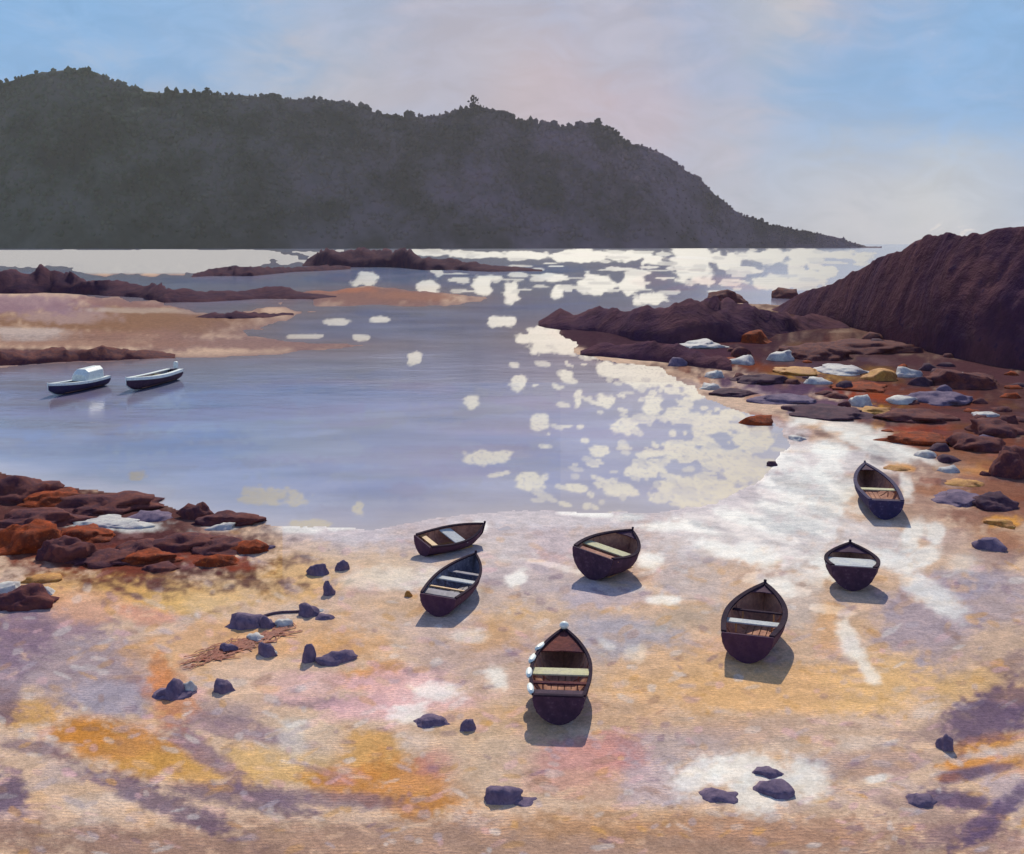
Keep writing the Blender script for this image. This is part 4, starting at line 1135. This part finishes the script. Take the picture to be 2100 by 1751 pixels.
    if style.get('foredeck'):
        tsd = np.linspace(style['foredeck'], 0.985, 10)
        vs, fs = [], []
        for t in tsd:
            p = h.pt(t, 1, 0.03)
            vs += [(p[0], -p[1], p[2] - 0.03), (p[0], 0, p[2] + 0.0), (p[0], p[1], p[2] - 0.03)]
        for i in range(len(tsd) - 1):
            fs += [(3 * i, 3 * i + 3, 3 * i + 4, 3 * i + 1), (3 * i + 1, 3 * i + 4, 3 * i + 5, 3 * i + 2)]
        dk = mesh_obj('foredeck', vs, fs, M[style.get('deck', 'hull_plum')], root, smooth=False)
        so = dk.modifiers.new('solid', 'SOLIDIFY'); so.thickness = 0.03
    for (t, sgn) in style.get('gunwale_glints', []):  # added white lozenges that stand in for glints on the gunwale
        p = h.pt(t, 0.97)
        bm = bmesh.new(); bmesh.ops.create_uvsphere(bm, u_segments=14, v_segments=12, radius=1)
        for vv_ in bm.verts:
            vv_.co = Vector((vv_.co.x * 0.30 * (1 + .2 * math.sin(9 * vv_.co.z)), vv_.co.y * 0.085, vv_.co.z * 0.05))
        me = bpy.data.meshes.new('fender'); bm.to_mesh(me); bm.free(); me.materials.append(M['white'])
        me.polygons.foreach_set('use_smooth', [True] * len(me.polygons))
        o = bpy.data.objects.new('fender', me); C.objects.link(o); o.parent = root
        o.location = (p[0], sgn * (p[1] + 0.02), p[2] + 0.06)
        q = h.pt(t + 0.03, 0.97)
        o.rotation_euler = (0, 0, math.atan2(sgn * (q[1] - p[1]), q[0] - p[0]))
    if style.get('cabin'):
        t0, t1, hh = style['cabin']
        vs, fs = [], []
        secs = [(t0, 0.9, hh), (t0 + 0.02, 1.0, hh), (t1 - 0.06, 0.95, hh * 0.95), (t1, 0.85, hh * 0.55)]
        for (t, kk, z1) in secs:
            b = h.half(t) * 0.86 * kk; zs = h.sheer(t) - 0.02
            vs += [(t * L, -b, zs), (t * L, -b * 0.9, zs + z1 * 0.75), (t * L, -b * 0.5, zs + z1), (t * L, b * 0.5, zs + z1), (t * L, b * 0.9, zs + z1 * 0.75), (t * L, b, zs)]
        for i in range(len(secs) - 1):
            fs += [(i * 6 + q, i * 6 + q + 1, i * 6 + q + 7, i * 6 + q + 6) for q in range(5)]
        fs += [(5, 4, 3, 2, 1, 0), tuple((len(secs) - 1) * 6 + q for q in range(6))]
        bevel(mesh_obj('canopy', vs, fs, M['white'], root, smooth=False), 0.03)
    if style.get('outboard'):
        zz = h.sheer(0)
        vs, fs = box_verts(-0.42, 0.02, -0.17, 0.17, zz + 0.05, zz + 0.62)
        vs = [((x * 0.8 - 0.03) if z > zz + 0.3 else x, y * (0.75 if z > zz + 0.3 else 1), z) for x, y, z in vs]
        ob = bevel(mesh_obj('outboard_motor', vs, fs, M['white'], root, smooth=False), 0.06)
        vs, fs = box_verts(-0.27, -0.14, -0.05, 0.05, 0.05, zz + 0.06)
        mesh_obj('motor_leg', vs, fs, M['rim'], ob, smooth=False)
    return root


def boat_from_picture(stern, bow, wpx, label, style, hbow_k=1.0, depth=None, group='rowing boats drying out on the beach', roll=0.0):
    """Stern = picture point of the foot of the transom, bow = picture point of the stem head."""
    zs = ground_z(*stern)
    s0 = at(*stern, zs)
    slant = math.hypot(math.hypot(s0[0], s0[1]), H - zs)
    B = wpx * slant / F
    D = depth if depth else B * 0.46
    zb = zs + D * (1 + style.get('rise', 0.38)) + 0.1
    b0 = at(*bow, zb)
    dx, dy = b0[0] - s0[0], b0[1] - s0[1]
    L = math.hypot(dx, dy)
    o = build_boat(L, B, D, style)
    o.location = (s0[0], s0[1], zs - 0.02)
    o.rotation_euler = (R(roll), 0, math.atan2(dy, dx))
    tag(o, label, 'boat', group)
    print('boat', label, 'L %.2f B %.2f D %.2f head %.1f dist %.1f' % (L, B, D, math.degrees(math.atan2(dy, dx)), slant))
    return o


boat_from_picture((1145, 1486), (1157, 1280), 128, 'nearest rowing boat, dark violet, four white modelled glints along its left side and a cream thwart',
                  {'hull': 'hull', 'inside': 'inside', 'stem_cap': True, 'gunwale_glints': [(0.08, 1), (0.34, 1), (0.56, 1), (0.74, 1)], 'foredeck': 0.70, 'deck': 'maroon', 'cap': True,
                   'thwarts': [(0.45, 0.44, None), (0.09, 0.5, 'hull'), (0.27, 0.16, 'maroon')]})
boat_from_picture((1531, 1360), (1569, 1188), 126, 'dark plum rowing boat right of the nearest one, white thwart on pale posts, long shadow',
                  {'hull': 'hull_plum', 'inside': 'inside', 'light_posts': True, 'stem_cap': False, 'seat': 'seat_wht', 'thwarts': [(0.36, 0.34, None), (0.62, 0.14, 'rim')], 'gw': 0.12, 'foredeck': 0.86})
boat_from_picture((1211, 1188), (1288, 1078), 122, 'violet rowing boat alone in the middle, broad rounded stern and cream thwart',
                  {'hull': 'hull', 'inside': 'inside', 'gw': 0.10, 'floor': 'timber', 'seat_z': 0.9, 'thwarts': [(0.42, 0.44, None), (0.14, 0.3, 'inside')], 'foredeck': 0.86}, roll=7)
boat_from_picture((896, 1264), (970, 1128), 94, 'lower boat of the touching pair, several grey and white boards across it',
                  {'hull': 'hull_plum', 'inside': 'inside_grey', 'floor': 'inside_grey', 'rib': 'inside_grey', 'seat': 'seat_wht', 'thwarts': [(0.50, 0.3, None), (0.70, 0.2, 'inside_grey'), (0.14, 0.5, 'inside_grey'), (0.27, 0.1, 'timber')]}, roll=5)
boat_from_picture((864, 1138), (984, 1064), 70, 'upper boat of the touching pair, lying slantwise with a pale patch of light inside',
                  {'hull': 'hull_plum', 'inside': 'inside', 'floor': 'timber', 'seat': 'seat_wht', 'seat_z': 0.88, 'thwarts': [(0.5, 0.5, None), (0.10, 0.24, 'timber')]}, roll=16)
boat_from_picture((1815, 1066), (1774, 944), 82, 'farthest right rowing boat, navy, bow turned to the left beside red weed',
                  {'hull': 'hull_navy', 'inside': 'inside', 'rim': 'hull_navy', 'gw': 0.13, 'seat': 'seat', 'thwarts': [(0.42, 0.4, None), (0.10, 0.4, 'hull')], 'foredeck': 0.85})
boat_from_picture((1748, 1212), (1744, 1106), 104, 'rowing boat with wide white thwart and blunt dark bow, below the navy one',
                  {'hull': 'hull', 'inside': 'inside', 'seat': 'seat_wht', 'gw': 0.1, 'seat_z': 0.93, 'thwarts': [(0.40, 0.8, None), (0.16, 0.14, 'seat_wht')], 'foredeck': 0.74, 'deck': 'hull_plum'})

# moored boats on the water at the left
MG = 'small boats moored off the sandbank'
boat_from_picture((360, 778), (258, 772), 42, 'right moored boat by the sandbank, dark hull, white rim and white outboard',
                  {'hull': 'hull', 'rim': 'white', 'inside': 'seat_wht', 'gw': 0.34, 'gh': 0.2, 'outboard': True, 'thwarts': [(0.3, .3, None), (0.6, .3, None)], 'name': 'moored_boat'}, group=MG, depth=0.85)
boat_from_picture((212, 790), (98, 784), 40, 'left moored boat by the sandbank, dark hull, white rim and white canopy',
                  {'hull': 'hull_navy', 'rim': 'white', 'gw': 0.3, 'gh': 0.16, 'inside': 'inside_grey', 'cabin': (0.10, 0.46, 0.95), 'thwarts': [(0.6, .3, 'seat_wht')], 'name': 'moored_boat'}, group=MG, depth=0.75)


# small dark stones strewn between the bigger ones on the right shore
for k in range(70):
    x = rng.uniform(1380, 2110); y = rng.uniform(700, 985)
    if LDn[int(np.searchsorted(-rows, -y)), int(np.searchsorted(cols, x))] < 1.5 or y > 1010 - (2110 - x) * 0.35: continue
    w = rng.uniform(18, 52)
    rock(x, y, w, w * rng.uniform(.3, .55), rng.choice(['maroon', 'maroon', 'slate', 'rust', 'violet']), 'small dark weed-stained stone strewn among the bigger rocks of the right shore', 'small stones strewn over the right shore', rot=rng.uniform(0, 180), depth=w, sub=2, rug=.35)

# ------------------------------------------------------------------ thin sea haze over the whole bay
HZ = 0.000034
vs, fs = box_verts(-5200, 5200, -300, 5200, -8.0, 620)
hm_ = bpy.data.materials.new('haze'); hm_.use_nodes = True
hg = NT(hm_.node_tree)
pv = hg.n('ShaderNodeVolumePrincipled', None, Density=HZ, Anisotropy=0.2)
pv.inputs['Color'].default_value = (0.90, 0.86, 0.84, 1)
ho = hg.n('ShaderNodeOutputMaterial'); hg.t.links.new(pv.outputs[0], ho.inputs['Volume'])
hz = mesh_obj('haze', vs, fs, hm_, smooth=False)
hz['kind'] = 'stuff'
hz['label'] = 'thin pale haze of sunlit sea air over the bay'
